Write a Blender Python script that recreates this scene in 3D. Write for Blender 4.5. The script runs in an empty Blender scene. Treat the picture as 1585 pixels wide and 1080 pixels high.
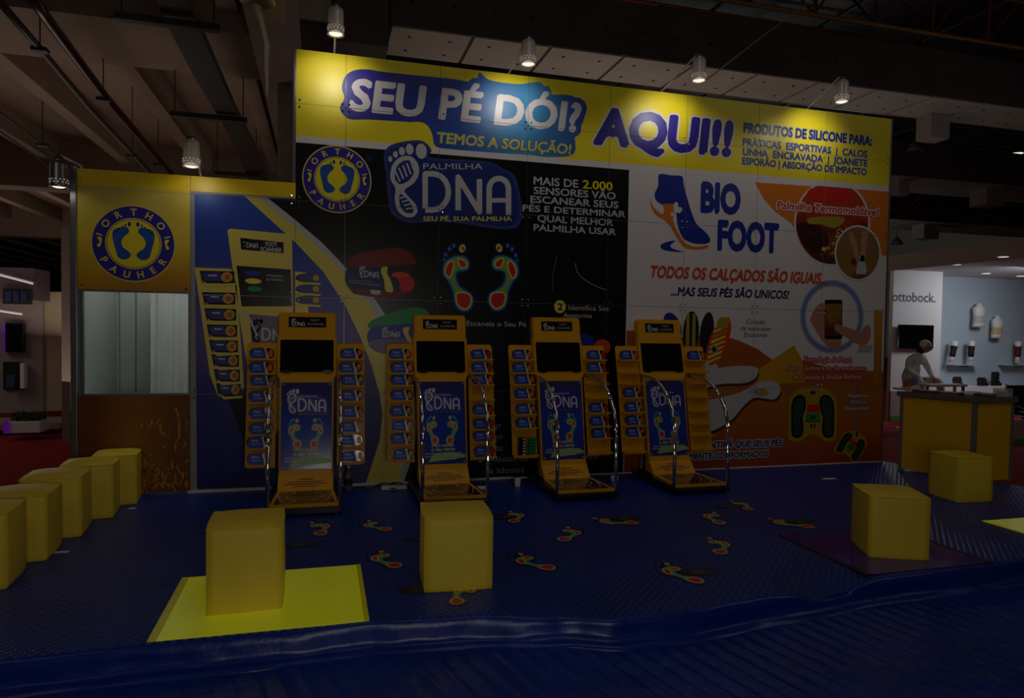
import bpy, bmesh, math, random
from math import sin, cos, pi, radians
from mathutils import Vector, Matrix
from mathutils.geometry import tessellate_polygon
random.seed(7)
S = bpy.context.scene
COL = S.collection
# ------------------------------------------------------------------ camera
FOC, PITCH, YAW, ROLL = 1064.4646, -0.02995, 0.27027, 0.01551
CAM = Vector((-0.22912, -7.5353, 1.70992))
FW = Vector((sin(YAW)*cos(PITCH), cos(YAW)*cos(PITCH), sin(PITCH)))
RT = Vector((cos(YAW), -sin(YAW), 0)); UP = RT.cross(FW)
R2 = RT*cos(ROLL)+UP*sin(ROLL); U2 = -RT*sin(ROLL)+UP*cos(ROLL)
cd = bpy.data.cameras.new('camera'); cam = bpy.data.objects.new('camera', cd); COL.objects.link(cam)
cd.sensor_width = 36; cd.lens = FOC/1585*36; cd.clip_end = 300; cd.clip_start = .05
m3 = Matrix((R2, U2, -FW)).transposed()
cam.matrix_world = Matrix.Translation(CAM) @ m3.to_4x4()
S.camera = cam
def ray(u, v): return FW*FOC + R2*(u-792.5) - U2*(v-540)
def AZ(u, v, z=0.): d = ray(u, v); return CAM+d*((z-CAM.z)/d.z)
def AY(u, v, y=0.): d = ray(u, v); return CAM+d*((y-CAM.y)/d.y)
def AX(u, v, x=0.): d = ray(u, v); return CAM+d*((x-CAM.x)/d.x)
# ------------------------------------------------------------------ world, lights, exposure
S.view_settings.view_transform = 'Standard'; S.view_settings.look = 'None'
S.view_settings.gamma = 1; S.view_settings.use_curve_mapping = False
S.view_settings.exposure = -2.83
w = bpy.data.worlds.new('hall_ambience'); S.world = w; w.use_nodes = True
w.node_tree.nodes['Background'].inputs[0].default_value = (1.0, .86, .74, 1)
w.node_tree.nodes['Background'].inputs[1].default_value = .10
def light(name, kind, loc, energy, color=(1,1,1), target=None, size=.2, sizey=None, angle=120, blend=.5, smooth=0, parent=None):
    l = bpy.data.lights.new(name, kind); l.energy = energy; l.color = color
    o = bpy.data.objects.new(name, l); COL.objects.link(o); o.location = loc
    if target is not None:
        o.rotation_euler = (Vector(target)-Vector(loc)).to_track_quat('-Z', 'Y').to_euler()
    if kind == 'AREA':
        l.size = size
        if sizey: l.shape = 'RECTANGLE'; l.size_y = sizey
    else: l.shadow_soft_size = size
    if kind == 'SPOT': l.spot_size = radians(angle); l.spot_blend = blend
    if smooth:
        l.use_nodes = True; nt = l.node_tree; em = nt.nodes['Emission']
        lf = nt.nodes.new('ShaderNodeLightFalloff'); lf.inputs['Strength'].default_value = 1; lf.inputs['Smooth'].default_value = smooth
        nt.links.new(lf.outputs['Quadratic'], em.inputs['Strength'])
    if parent: o.parent = parent
    return o
WARM = (1, .86, .72)
light('hall_lamp_front', 'AREA', (2.0, -4.5, 8.2), 130, (1, .90, .80), (2.0, -2.5, 0), 3.0)
light('hall_lamp_left', 'AREA', (-4.5, -6.5, 6.5), 90, WARM, (-1, -1, .5), 2.0)
light('hall_lamp_right', 'AREA', (9.5, -5.5, 7.5), 110, (1, .92, .84), (5, -1, .5), 2.0)
light('front_fill', 'AREA', (.2, -8.4, 1.5), 150, (1, .96, .86), (.6, -3, .3), 1.6, .9)  # unseen fill added behind the camera to brighten the stool fronts
light('mezzanine_fill', 'AREA', (-4.5, 4.5, .9), 245, (1, .84, .70), (-4.0, 3.0, 6), 3.0)  # added uplight hidden behind the left wall, brightens the concrete ceiling
light('left_carpet_fill', 'AREA', (-7.5, 3.4, 3.9), 130, (1, .86, .80), (-6.5, 4, 0), 2.0)  # added fill for the red carpet at left, not a stand fixture
light('mezzanine_fill_rear', 'AREA', (-9, 14, .9), 420, (1, .84, .72), (-9, 13, 6), 4.0)  # second added uplight, reaches the rear of the mezzanine ceiling
light('beam_soffit_fill', 'AREA', (6, 8.5, 1.4), 620, (1, .88, .76), (6, 8.2, 8), 4.0)  # unseen uplight added below the first beam to brighten its soffit
light('far_soffit_fill', 'AREA', (18, 22, 2.5), 1900, (.95, 1, .9), (17, 24, 9), 6.0)  # added uplight without a fixture, lifts the soffits of the far beams
light('floor_glare_light', 'AREA', (16.5, 12, 6.6), 260, (1, .96, .9), (3.3, -3.4, 0), 1.2)  # added light hidden behind the wall, aimed for a glare on the platform
# ------------------------------------------------------------------ materials
def lin(c): c /= 255.; return c/12.92 if c <= .04045 else ((c+.055)/1.055)**2.4
MC = {}
def mat(name, rgb, rough=.45, metal=0., emit=0., spec=.5, noise=0., nscale=8., bump=0., bscale=60., alpha=1., trans=0.):
    if name in MC: return MC[name]
    m = bpy.data.materials.new(name); MC[name] = m; m.use_nodes = True
    nt = m.node_tree; b = nt.nodes['Principled BSDF']
    c = tuple(lin(x) for x in rgb)+(1,)
    b.inputs['Base Color'].default_value = c; b.inputs['Roughness'].default_value = rough
    b.inputs['Metallic'].default_value = metal; b.inputs['Specular IOR Level'].default_value = spec
    if emit: b.inputs['Emission Color'].default_value = c; b.inputs['Emission Strength'].default_value = emit
    if alpha < 1: b.inputs['Alpha'].default_value = alpha
    if trans: b.inputs['Transmission Weight'].default_value = trans
    if noise or bump:
        tc = nt.nodes.new('ShaderNodeTexCoord')
    if noise:
        n = nt.nodes.new('ShaderNodeTexNoise'); n.inputs['Scale'].default_value = nscale; n.inputs['Detail'].default_value = 6
        r = nt.nodes.new('ShaderNodeValToRGB')
        r.color_ramp.elements[0].position = .3; r.color_ramp.elements[1].position = .7
        r.color_ramp.elements[0].color = tuple(x*(1-noise) for x in c[:3])+(1,)
        r.color_ramp.elements[1].color = tuple(min(1, x*(1+noise*.6)) for x in c[:3])+(1,)
        nt.links.new(tc.outputs['Object'], n.inputs['Vector']); nt.links.new(n.outputs['Fac'], r.inputs['Fac'])
        nt.links.new(r.outputs['Color'], b.inputs['Base Color'])
    if bump:
        n = nt.nodes.new('ShaderNodeTexNoise'); n.inputs['Scale'].default_value = bscale; n.inputs['Detail'].default_value = 3
        bp = nt.nodes.new('ShaderNodeBump'); bp.inputs['Strength'].default_value = bump; bp.inputs['Distance'].default_value = .01
        nt.links.new(tc.outputs['Object'], n.inputs['Vector']); nt.links.new(n.outputs['Fac'], bp.inputs['Height'])
        nt.links.new(bp.outputs['Normal'], b.inputs['Normal'])
    return m
def ramp_mat(name, axis, stops, rough=.4, noise=0., nscale=4.):
    """printed colour gradient along a local axis; stops = [(pos, rgb)...]"""
    if name in MC: return MC[name]
    m = bpy.data.materials.new(name); MC[name] = m; m.use_nodes = True
    nt = m.node_tree; b = nt.nodes['Principled BSDF']; b.inputs['Roughness'].default_value = rough
    tc = nt.nodes.new('ShaderNodeTexCoord'); sp = nt.nodes.new('ShaderNodeSeparateXYZ'); mr = nt.nodes.new('ShaderNodeMapRange')
    p0, p1 = stops[0][0], stops[-1][0]
    mr.inputs['From Min'].default_value = p0; mr.inputs['From Max'].default_value = p1
    nt.links.new(tc.outputs['Object'], sp.inputs[0])
    src = sp.outputs[axis]
    if noise:
        n = nt.nodes.new('ShaderNodeTexNoise'); n.inputs['Scale'].default_value = nscale; n.inputs['Detail'].default_value = 5
        nt.links.new(tc.outputs['Object'], n.inputs['Vector'])
        ma = nt.nodes.new('ShaderNodeMath'); ma.operation = 'MULTIPLY_ADD'; ma.inputs[1].default_value = noise
        nt.links.new(n.outputs['Fac'], ma.inputs[0]); nt.links.new(src, ma.inputs[2]); src = ma.outputs[0]
    nt.links.new(src, mr.inputs['Value'])
    r = nt.nodes.new('ShaderNodeValToRGB'); e = r.color_ramp.elements
    while len(e) < len(stops): e.new(.5)
    for i, (p, c) in enumerate(stops):
        e[i].position = (p-p0)/(p1-p0); e[i].color = tuple(lin(x) for x in c)+(1,)
    nt.links.new(mr.outputs[0], r.inputs['Fac']); nt.links.new(r.outputs['Color'], b.inputs['Base Color'])
    return m
def vinyl(name, rgb, cell, kind):
    m = bpy.data.materials.new(name); MC[name] = m; m.use_nodes = True
    nt = m.node_tree; b = nt.nodes['Principled BSDF']; L = nt.links.new
    tc = nt.nodes.new('ShaderNodeTexCoord')
    n = nt.nodes.new('ShaderNodeTexNoise'); n.inputs['Scale'].default_value = 1.3; n.inputs['Detail'].default_value = 5
    r = nt.nodes.new('ShaderNodeValToRGB'); c = tuple(lin(x) for x in rgb)
    r.color_ramp.elements[0].position = .3; r.color_ramp.elements[1].position = .75
    r.color_ramp.elements[0].color = tuple(x*.8 for x in c)+(1,); r.color_ramp.elements[1].color = tuple(x*1.25 for x in c)+(1,)
    L(tc.outputs['Object'], n.inputs['Vector']); L(n.outputs['Fac'], r.inputs['Fac']); L(r.outputs['Color'], b.inputs['Base Color'])
    rr = nt.nodes.new('ShaderNodeMapRange'); rr.inputs['To Min'].default_value = .24; rr.inputs['To Max'].default_value = .42
    L(n.outputs['Fac'], rr.inputs['Value']); L(rr.outputs[0], b.inputs['Roughness'])
    sp = nt.nodes.new('ShaderNodeSeparateXYZ'); L(tc.outputs['Object'], sp.inputs[0])
    def M(op, a, bb=None):
        x = nt.nodes.new('ShaderNodeMath'); x.operation = op
        for i, q in enumerate((a, bb)):
            if q is None: continue
            if isinstance(q, (int, float)): x.inputs[i].default_value = q
            else: L(q, x.inputs[i])
        return x.outputs[0]
    k = 2*pi/cell
    if kind == 'plain':
        h = M('MULTIPLY', sp.outputs[0], 0.)
    elif kind == 'diamond':
        a = M('SINE', M('MULTIPLY', M('ADD', sp.outputs[0], sp.outputs[1]), k))
        d = M('SINE', M('MULTIPLY', M('SUBTRACT', sp.outputs[0], sp.outputs[1]), k))
        h = M('POWER', M('ABSOLUTE', M('MULTIPLY', a, d)), 2.)
    else:
        h = M('POWER', M('ABSOLUTE', M('SINE', M('MULTIPLY', M('ADD', sp.outputs[0], M('MULTIPLY', sp.outputs[1], .25)), k))), 3.)
    n2 = nt.nodes.new('ShaderNodeTexNoise'); n2.inputs['Scale'].default_value = 5.; n2.inputs['Detail'].default_value = 4
    L(tc.outputs['Object'], n2.inputs['Vector'])
    hh = M('ADD', M('MULTIPLY', h, .6 if kind == 'diamond' else .35), M('MULTIPLY', n2.outputs['Fac'], .8))
    bp = nt.nodes.new('ShaderNodeBump'); bp.inputs['Strength'].default_value = .9; bp.inputs['Distance'].default_value = .010 if kind == 'diamond' else .028 if kind == 'rib' else .012; b.inputs['Specular IOR Level'].default_value = .4
    L(hh, bp.inputs['Height']); L(bp.outputs['Normal'], b.inputs['Normal'])
    return m
YEL = mat('yellow_plastic', (214, 150, 4), .42, spec=.3)
YLEA = mat('yellow_leatherette', (240, 208, 58), .5, bump=.25, bscale=90, noise=.06, nscale=3)
NAVY = mat('navy_plastic', (12, 18, 40), .3)
BLACKP = mat('black_plastic', (8, 8, 9), .12)
SCR = mat('dark_screen_glass', (4, 4, 5), .06)
CHROME = mat('chrome', (215, 215, 215), .08, 1.)
ALU = mat('aluminium', (150, 150, 155), .35, .9)
WHITE = mat('white_paint', (225, 222, 222), .45)
VIN = vinyl('blue_vinyl_diamond', (4, 46, 136), .12, 'diamond')
VIN2 = vinyl('blue_vinyl_ribbed', (8, 48, 142), .24, 'rib')
VIN3 = vinyl('blue_vinyl_fold', (6, 38, 128), .3, 'plain')
CARPET = mat('red_carpet', (150, 16, 24), .95, noise=.25, nscale=120, bump=.4, bscale=300)
CONC = mat('painted_concrete', (150, 128, 112), .8, noise=.12, nscale=1.5, bump=.2, bscale=20)
CONCD = mat('dark_concrete', (84, 72, 68), .85, noise=.2, nscale=1.2, bump=.2, bscale=15)
SOFF = mat('soffit_board', (165, 152, 142), .75, noise=.12, nscale=1.)
STEEL = mat('dark_steel', (46, 38, 34), .6)
REDST = mat('red_oxide_steel', (112, 45, 30), .6)
YST = mat('ochre_steel', (150, 105, 30), .6)
HOLE = mat('dark_hole', (22, 18, 16), .9)
# ------------------------------------------------------------------ object helpers
def link(name, me, m=None, parent=None):
    o = bpy.data.objects.new(name, me); COL.objects.link(o)
    if m is not None and not me.materials:
        for x in (m if isinstance(m, (list, tuple)) else [m]): me.materials.append(x)
    if parent: o.parent = parent
    return o
def obj(name, bm, m, parent=None, smooth=False):
    me = bpy.data.meshes.new(name); bmesh.ops.recalc_face_normals(bm, faces=bm.faces); bm.to_mesh(me); bm.free()
    if smooth:
        for p in me.polygons: p.use_smooth = True
    return link(name, me, m, parent)
def tag(o, label=None, cat=None, group=None, kind=None):
    if label: o['label'] = label
    if cat: o['category'] = cat
    if group: o['group'] = group
    if kind: o['kind'] = kind
    return o
def empty(name, loc=(0, 0, 0), rz=0., parent=None):
    o = bpy.data.objects.new(name, None); COL.objects.link(o); o.location = loc; o.rotation_euler = (0, 0, rz); o.empty_display_size = .1
    if parent: o.parent = parent
    return o
def thing(name, label, cat, loc=(0, 0, 0), rz=0., group=None): return tag(empty(name, loc, rz), label, cat, group)
def struct(name, parent=None, loc=(0,0,0)): return tag(empty(name, loc, 0, parent), kind='structure')
def tree_copy(o, parent=None):
    c = o.copy(); COL.objects.link(c); c.parent = parent
    for ch in list(o.children): tree_copy(ch, c)
    return c
def box(bm, x0, x1, y0, y1, z0, z1, M=None):
    vs = [bm.verts.new((x, y, z)) for z in (z0, z1) for x, y in ((x0, y0), (x1, y0), (x1, y1), (x0, y1))]
    for f in ((3, 2, 1, 0), (4, 5, 6, 7), (0, 1, 5, 4), (1, 2, 6, 5), (2, 3, 7, 6), (3, 0, 4, 7)): bm.faces.new([vs[i] for i in f])
    if M is not None:
        for v in vs: v.co = M @ v.co
    return vs
def bbox(x0, x1, y0, y1, z0, z1, bevel=0., seg=2, M=None):
    bm = bmesh.new(); box(bm, x0, x1, y0, y1, z0, z1)
    if bevel: bmesh.ops.bevel(bm, geom=bm.edges[:], offset=bevel, segments=seg, affect='EDGES', profile=.5)
    if M is not None: bmesh.ops.transform(bm, matrix=M, verts=bm.verts)
    return bm
def tube(bm, pts, r, n=8, caps=True):
    pts = [Vector(p) for p in pts]; rings = []
    for i, p in enumerate(pts):
        d = (pts[min(i+1, len(pts)-1)]-pts[max(i-1, 0)]).normalized()
        a = d.cross(Vector((0, 0, 1)))
        if a.length < .05: a = d.cross(Vector((0, 1, 0)))
        a.normalize(); b = d.cross(a); rr = r[i] if isinstance(r, (list, tuple)) else r
        rings.append([bm.verts.new(p+a*rr*cos(2*pi*k/n)+b*rr*sin(2*pi*k/n)) for k in range(n)])
    for A, B in zip(rings, rings[1:]):
        for k in range(n): bm.faces.new((A[k], A[(k+1) % n], B[(k+1) % n], B[k]))
    if caps: bm.faces.new(rings[0][::-1]); bm.faces.new(rings[-1])
def lathe(bm, prof, n=16, M=None):
    rings = []
    for r, z in prof: rings.append([bm.verts.new((r*cos(2*pi*k/n), r*sin(2*pi*k/n), z)) for k in range(n)])
    for A, B in zip(rings, rings[1:]):
        for k in range(n): bm.faces.new((A[k], A[(k+1) % n], B[(k+1) % n], B[k]))
    bm.faces.new(rings[0][::-1]); bm.faces.new(rings[-1])
    if M is not None:
        for R in rings:
            for v in R: v.co = M @ v.co
def prism(bm, pts, f0, f1):
    """pts 2D outline, f0/f1 map (a,b)->3D for both caps"""
    A = [bm.verts.new(f0(*p)) for p in pts]; B = [bm.verts.new(f1(*p)) for p in pts]
    n = len(pts)
    for t in tessellate_polygon([[Vector((p[0], p[1], 0)) for p in pts]]):
        bm.faces.new([A[i] for i in t]); bm.faces.new([B[i] for i in t][::-1])
    for i in range(n): bm.faces.new((A[i], A[(i+1) % n], B[(i+1) % n], B[i]))
# ------------------------------------------------------------------ flat print kit
_txt = {}
def text_mesh(s, off=0):
    if s in _txt: return _txt[s]
    cu = bpy.data.curves.new('t', 'FONT'); cu.body = s; cu.resolution_u = 3; cu.size = 1
    o = bpy.data.objects.new('t', cu); COL.objects.link(o)
    dg = bpy.context.evaluated_depsgraph_get(); me = bpy.data.meshes.new_from_object(o.evaluated_get(dg))
    V = [(v.co.x, v.co.y) for v in me.vertices]; Fc = [tuple(p.vertices) for p in me.polygons]
    cnt = {}
    for f in Fc:
        for a, b in zip(f, f[1:]+f[:1]): k = (min(a, b), max(a, b)); cnt[k] = cnt.get(k, 0)+1
    E_ = [k for k, c in cnt.items() if c == 1]
    bpy.data.objects.remove(o); bpy.data.curves.remove(cu); bpy.data.meshes.remove(me)
    _txt[s] = (V, Fc, E_); return _txt[s]
CAPH = max(v[1] for v in text_mesh('H', 0)[0])
def spline(pts, n=6):
    out = []; N = len(pts)
    for i in range(N):
        p0, p1, p2, p3 = [Vector(pts[(i+k-1) % N]) for k in range(4)]
        for k in range(n):
            t = k/n
            q = .5*((2*p1)+(-p0+p2)*t+(2*p0-5*p1+4*p2-p3)*t*t+(-p0+3*p1-3*p2+p3)*t**3)
            out.append((q.x, q.y))
    return out
def grow(pts, d):
    N = len(pts); ar = sum(pts[i][0]*pts[(i+1) % N][1]-pts[(i+1) % N][0]*pts[i][1] for i in range(N))
    s = 1 if ar > 0 else -1; out = []
    for i in range(N):
        a = Vector(pts[i-1]); b = Vector(pts[(i+1) % N]); t = (b-a)
        if t.length < 1e-9: out.append(pts[i]); continue
        t.normalize(); out.append((pts[i][0]+t.y*d*s, pts[i][1]-t.x*d*s))
    return out
def ell(cx, cy, rx, ry, rot=0., n=28):
    return [(cx+rx*cos(t)*cos(rot)-ry*sin(t)*sin(rot), cy+rx*cos(t)*sin(rot)+ry*sin(t)*cos(rot)) for t in [2*pi*k/n for k in range(n)]]
class Art:
    def __init__(s): s.V = []; s.F = []; s.m = []
    def _mi(s, m):
        if m not in s.m: s.m.append(m)
        return s.m.index(m)
    def poly(s, m, pts, L):
        b = len(s.V); s.V += [(p[0], p[1], L) for p in pts]; mi = s._mi(m)
        if len(pts) == 4: s.F.append(((b, b+1, b+2, b+3), mi)); return
        for t in tessellate_polygon([[Vector((p[0], p[1], 0)) for p in pts]]):
            s.F.append((tuple(b+i for i in t), mi))
    def rect(s, m, x0, y0, x1, y1, L): s.poly(m, [(x0, y0), (x1, y0), (x1, y1), (x0, y1)], L)
    def stroke(s, m, pts, wd, L, close=False):
        P = [Vector(p) for p in pts]; n = len(P)
        for i in range(n if close else n-1):
            a, b = P[i], P[(i+1) % n]; d = (b-a)
            if d.length < 1e-9: continue
            d.normalize(); q = Vector((-d.y, d.x))*wd/2
            s.poly(m, [a-q, b-q, b+q, a+q], L+.011*(i % 41))
        for i in range(n):
            if wd > 0 and (close or 0 < i < n-1): s.octo(m, P[i].x, P[i].y, wd/2, wd/2, L+.45+.011*(i % 41))
    def octo(s, m, x, y, rx, ry, L):
        b = len(s.V); s.V += [(x+rx*cos(pi*k/4+.39), y+ry*sin(pi*k/4+.39), L) for k in range(8)]; s.F.append((tuple(range(b, b+8)), s._mi(m)))
    def text(s, m, t, x0, y0, x1, cap, L, bold=.0, ital=0., halo=(), rot=0.):
        """baseline (x0,y0), width x1-x0, cap height; halo=[(material, offset, layer)]"""
        V0, F0, E0 = text_mesh(t); xa = min(v[0] for v in V0)-bold; xb = max(v[0] for v in V0)+bold
        sx = (x1-x0)/(xb-xa); sy = cap/(CAPH+2*bold)
        def T(p):
            X = (p[0]-xa)*sx+ital*p[1]*sy; Y = (p[1]+bold)*sy
            return (x0+X*cos(rot)-Y*sin(rot), y0+X*sin(rot)+Y*cos(rot))
        b = len(s.V); mi = s._mi(m); s.V += [(*T(v), L+.9) for v in V0]; s.F += [(tuple(b+i for i in f), mi) for f in F0]
        for mm, off, LL in ([(m, bold, L)] if bold else [])+list(halo):
            if off <= 0: continue
            small = off*sy < .004
            for k, (i, j) in enumerate(E0):
                a = Vector(V0[i]); c = Vector(V0[j]); d = c-a
                if d.length < 1e-6: continue
                d.normalize(); q = Vector((-d.y, d.x))*off
                b = len(s.V); mi = s._mi(mm); zz = LL+.006*(k % 71)
                s.V += [(*T(a-q), zz), (*T(c-q), zz), (*T(c+q), zz), (*T(a+q), zz)]; s.F.append(((b, b+1, b+2, b+3), mi))
                if not small or k % 2 == 0:
                    b = len(s.V); zz = LL+.44+.006*(k % 71)
                    s.V += [(*T((a.x+off*cos(pi*w_/4+.39), a.y+off*sin(pi*w_/4+.39))), zz) for w_ in range(8)]; s.F.append((tuple(range(b, b+8)), mi))
    def add(s, A, f, L=0):
        b = len(s.V); s.V += [(*f(v[0], v[1]), v[2]+L) for v in A.V]
        for fc, mi in A.F: s.F.append((tuple(b+i for i in fc), s._mi(A.m[mi])))
    def build(s, name, f, parent=None, seams=None):
        """f(x,y,layer)->3D. seams=(xs, ys, gap) cuts the print at panel joints"""
        bm = bmesh.new(); vs = [bm.verts.new(v) for v in s.V]
        for fc, mi in s.F:
            try: q = bm.faces.new([vs[i] for i in fc]); q.material_index = mi
            except ValueError: pass
        if seams:
            xs, ys, g = seams; X = [v.co.x for v in bm.verts]; Y = [v.co.y for v in bm.verts]
            for ax, arr, lo, hi in ((0, xs, min(X), max(X)), (1, ys, min(Y), max(Y))):
                for c in arr:
                    if lo < c < hi:
                        for e in (-g, g):
                            co = [0, 0, 0]; no = [0, 0, 0]; co[ax] = c+e; no[ax] = 1
                            bmesh.ops.bisect_plane(bm, geom=bm.verts[:]+bm.edges[:]+bm.faces[:], plane_co=co, plane_no=no, dist=1e-5)
                        dl = [q for q in bm.faces if abs(q.calc_center_median()[ax]-c) < g*.9]
                        bmesh.ops.delete(bm, geom=dl, context='FACES')
        for v in bm.verts: v.co = f(v.co.x, v.co.y, v.co.z)
        me = bpy.data.meshes.new(name); bm.to_mesh(me); bm.free()
        for x in s.m: me.materials.append(x)
        return link(name, me, None, parent)
def pm(name, rgb, **k): return mat('print_'+name, rgb, k.pop('rough', .38), **k)
P_YEL = pm('yellow', (247, 226, 30)); P_GOLD = pm('golden_yellow', (250, 212, 0)); P_WHI = pm('white', (228, 222, 224)); P_BLK = pm('black', (10, 9, 12), rough=.3)
P_ROY = pm('royal_blue', (22, 44, 150)); P_SKY = pm('sky_blue', (30, 110, 190)); P_NAV = pm('navy', (20, 28, 88)); P_PUR = pm('violet_blue', (42, 32, 150))
P_RED = pm('red', (205, 28, 22)); P_ORR = pm('orange_red', (214, 74, 22)); P_ORA = pm('orange', (222, 120, 22)); P_GRN = pm('green', (24, 140, 70)); P_GRY = pm('grey', (150, 150, 158))
P_LG = pm('light_grey', (196, 196, 200)); P_CRM = pm('cream_yellow', (228, 208, 90)); P_LIM = pm('lime', (120, 170, 50)); P_DRED = pm('dark_red', (120, 16, 16)); P_TXT = pm('soft_text', (120, 118, 126))
P_LIL = pm('lilac', (118, 100, 140)); P_SKIN = pm('skin', (190, 130, 105)); P_BRN = pm('brown', (90, 40, 14)); P_CYA = pm('cyan', (60, 150, 170)); P_DGR = pm('dark_green', (38, 66, 52)); P_AMB = pm('amber', (205, 150, 22))
P_HB = pm('heat_blue', (24, 40, 140)); P_INK = pm('ink', (28, 26, 40)); P_PBL = pm('pale_blue', (150, 165, 205))
# --- heat-map foot (unit height, toes up, big toe right)
def zc(x, y): return ((x-880)/610., -(y-530)/610.)
FO = spline([zc(*p) for p in [(768, 470), (785, 405), (845, 362), (905, 345), (962, 360), (986, 402), (968, 450), (912, 458), (868, 485), (862, 545), (892, 620), (955, 668), (1008, 700), (1022, 762), (992, 818), (948, 835), (898, 808), (874, 740), (862, 660), (818, 565), (780, 522)]], 3)
RD = [spline([zc(*p) for p in q], 3) for q in ([(782, 460), (812, 400), (842, 388), (846, 440), (824, 505), (806, 532), (784, 500)], [(902, 362), (930, 372), (962, 395), (968, 428), (930, 436), (905, 400)], [(884, 745), (886, 692), (940, 680), (998, 700), (1010, 762), (970, 822), (905, 795)])]
TO = [zc(935, 262), zc(855, 238), zc(814, 270), zc(779, 325), zc(763, 372)]
TR = [.055, .027, .027, .026, .018]
def heat_foot(halo, small=False, blk=None):
    A = Art()
    if blk:
        A.poly(blk, grow(FO, .075), 0)
        for (x, y), r in zip(TO, TR): A.poly(blk, ell(x, y, r+.045, r+.055, 0, 14), .2)
    A.poly(halo, grow(FO, .045), 1)
    for (x, y), r in zip(TO, TR): A.poly(halo, ell(x, y, r+.012, r+.018, .3, 12), 1.2)
    A.poly(P_CYA, grow(FO, .022), 2); A.poly(P_LIM, FO, 3)
    for q in RD: A.poly(P_CRM, grow(q, .022), 4); A.poly(P_RED, q, 5)
    A.poly(P_CRM, ell(*TO[0], .045, .065, -.3, 14), 4); A.poly(P_RED, ell(TO[0][0]+.008, TO[0][1], .02, .038, .5, 10), 5)
    for (x, y), r in list(zip(TO, TR))[1:]: A.poly(P_CYA, ell(x, y, r*.7, r, 0, 8), 4)
    return A
# --- foot made of a DNA helix + letters, in pixel units of the big logo (x 597..797, y 218..352)
def strands(A, white, dark):
    for x, y, a, b in ((652, 234, 8.5, 12), (634, 231, 6, 8.5), (622, 234, 4.8, 6.5), (612, 239, 3.8, 5.2), (604, 246, 3.2, 4.6)):
        A.poly(white, ell(x, -y, a, b, .1, 16), 3)
    top = spline([(604, -270), (608, -254), (620, -243), (636, -242), (647, -254), (648, -270), (640, -284), (626, -294), (632, -304), (643, -316), (646, -328), (638, -336), (626, -335), (615, -325), (611, -308), (612, -292), (606, -281)], 4)
    A.poly(white, top, 3)
    A.poly(dark, spline([(611, -270), (615, -257), (625, -249), (637, -250), (641, -264), (634, -278), (621, -285), (613, -280)], 4), 4)
    A.poly(dark, spline([(620, -300), (630, -308), (638, -319), (639, -329), (628, -329), (620, -320), (618, -308)], 4), 4)
    for k in range(5):
        A.stroke(white, [(611+k*6.2, -263+k*3.5), (619+k*5.6, -281+k*3.8)], 2.6, 5)
    for k in range(4): A.stroke(white, [(619+k*3, -307-k*5.5), (630+k*3, -303-k*6.2)], 2.4, 5)
def arc(cx, cy, rx, ry, a0, a1, n=8): return [(cx+rx*cos(a0+(a1-a0)*k/n), cy+ry*sin(a0+(a1-a0)*k/n)) for k in range(n+1)]
def dna_letters(A, m, wd=8.5):
    A.stroke(m, [(658, -323), (658, -269), (670, -269)]+arc(670, -297, 24, 28, pi/2, -pi/2, 12)+[(658, -325)], wd, 4)
    A.stroke(m, [(709, -326), (709, -274), (742, -328), (742, -277)], wd, 4)
    A.stroke(m, [(757, -331), (757, -292)]+arc(772, -292, 15, 16, pi, 0)+[(787, -333)], wd, 4)
    A.stroke(m, [(760, -310), (786, -310)], wd*.8, 4.5)
def dna_logo(white, blue, halo=None, tag_=True):
    A = Art()
    if halo: A.poly(halo, spline([(594, -242), (606, -224), (650, -217), (668, -232), (668, -244), (750, -250), (780, -262), (800, -280), (801, -352), (700, -344), (652, -344), (630, -344), (606, -330), (600, -300), (598, -270)], 4), 0)
    A.poly(blue, spline([(599, -246), (608, -230), (650, -221), (664, -234), (664, -247), (746, -252), (776, -262), (796, -284), (797, -347), (710, -341), (655, -341), (630, -340), (610, -326), (605, -300), (602, -270)], 4), 1)
    strands(A, white, blue); dna_letters(A, white)
    A.text(white, 'PALMILHA', 655, -262, 747, 9, 4, .0)
    if tag_: A.text(P_YEL, 'SEU PÉ, SUA PALMILHA', 655, -342, 792, 7, 4, .015)
    return A
BLUFOOT = spline([(-.12, .62), (.0, .66), (.1, .58), (.1, .44), (-.02, .3), (-.1, .1), (-.06, -.1), (.08, -.24), (.16, -.36), (.1, -.5), (-.06, -.56), (-.2, -.46), (-.26, -.2), (-.34, .2), (-.34, .45), (-.26, .58)], 3)
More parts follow.
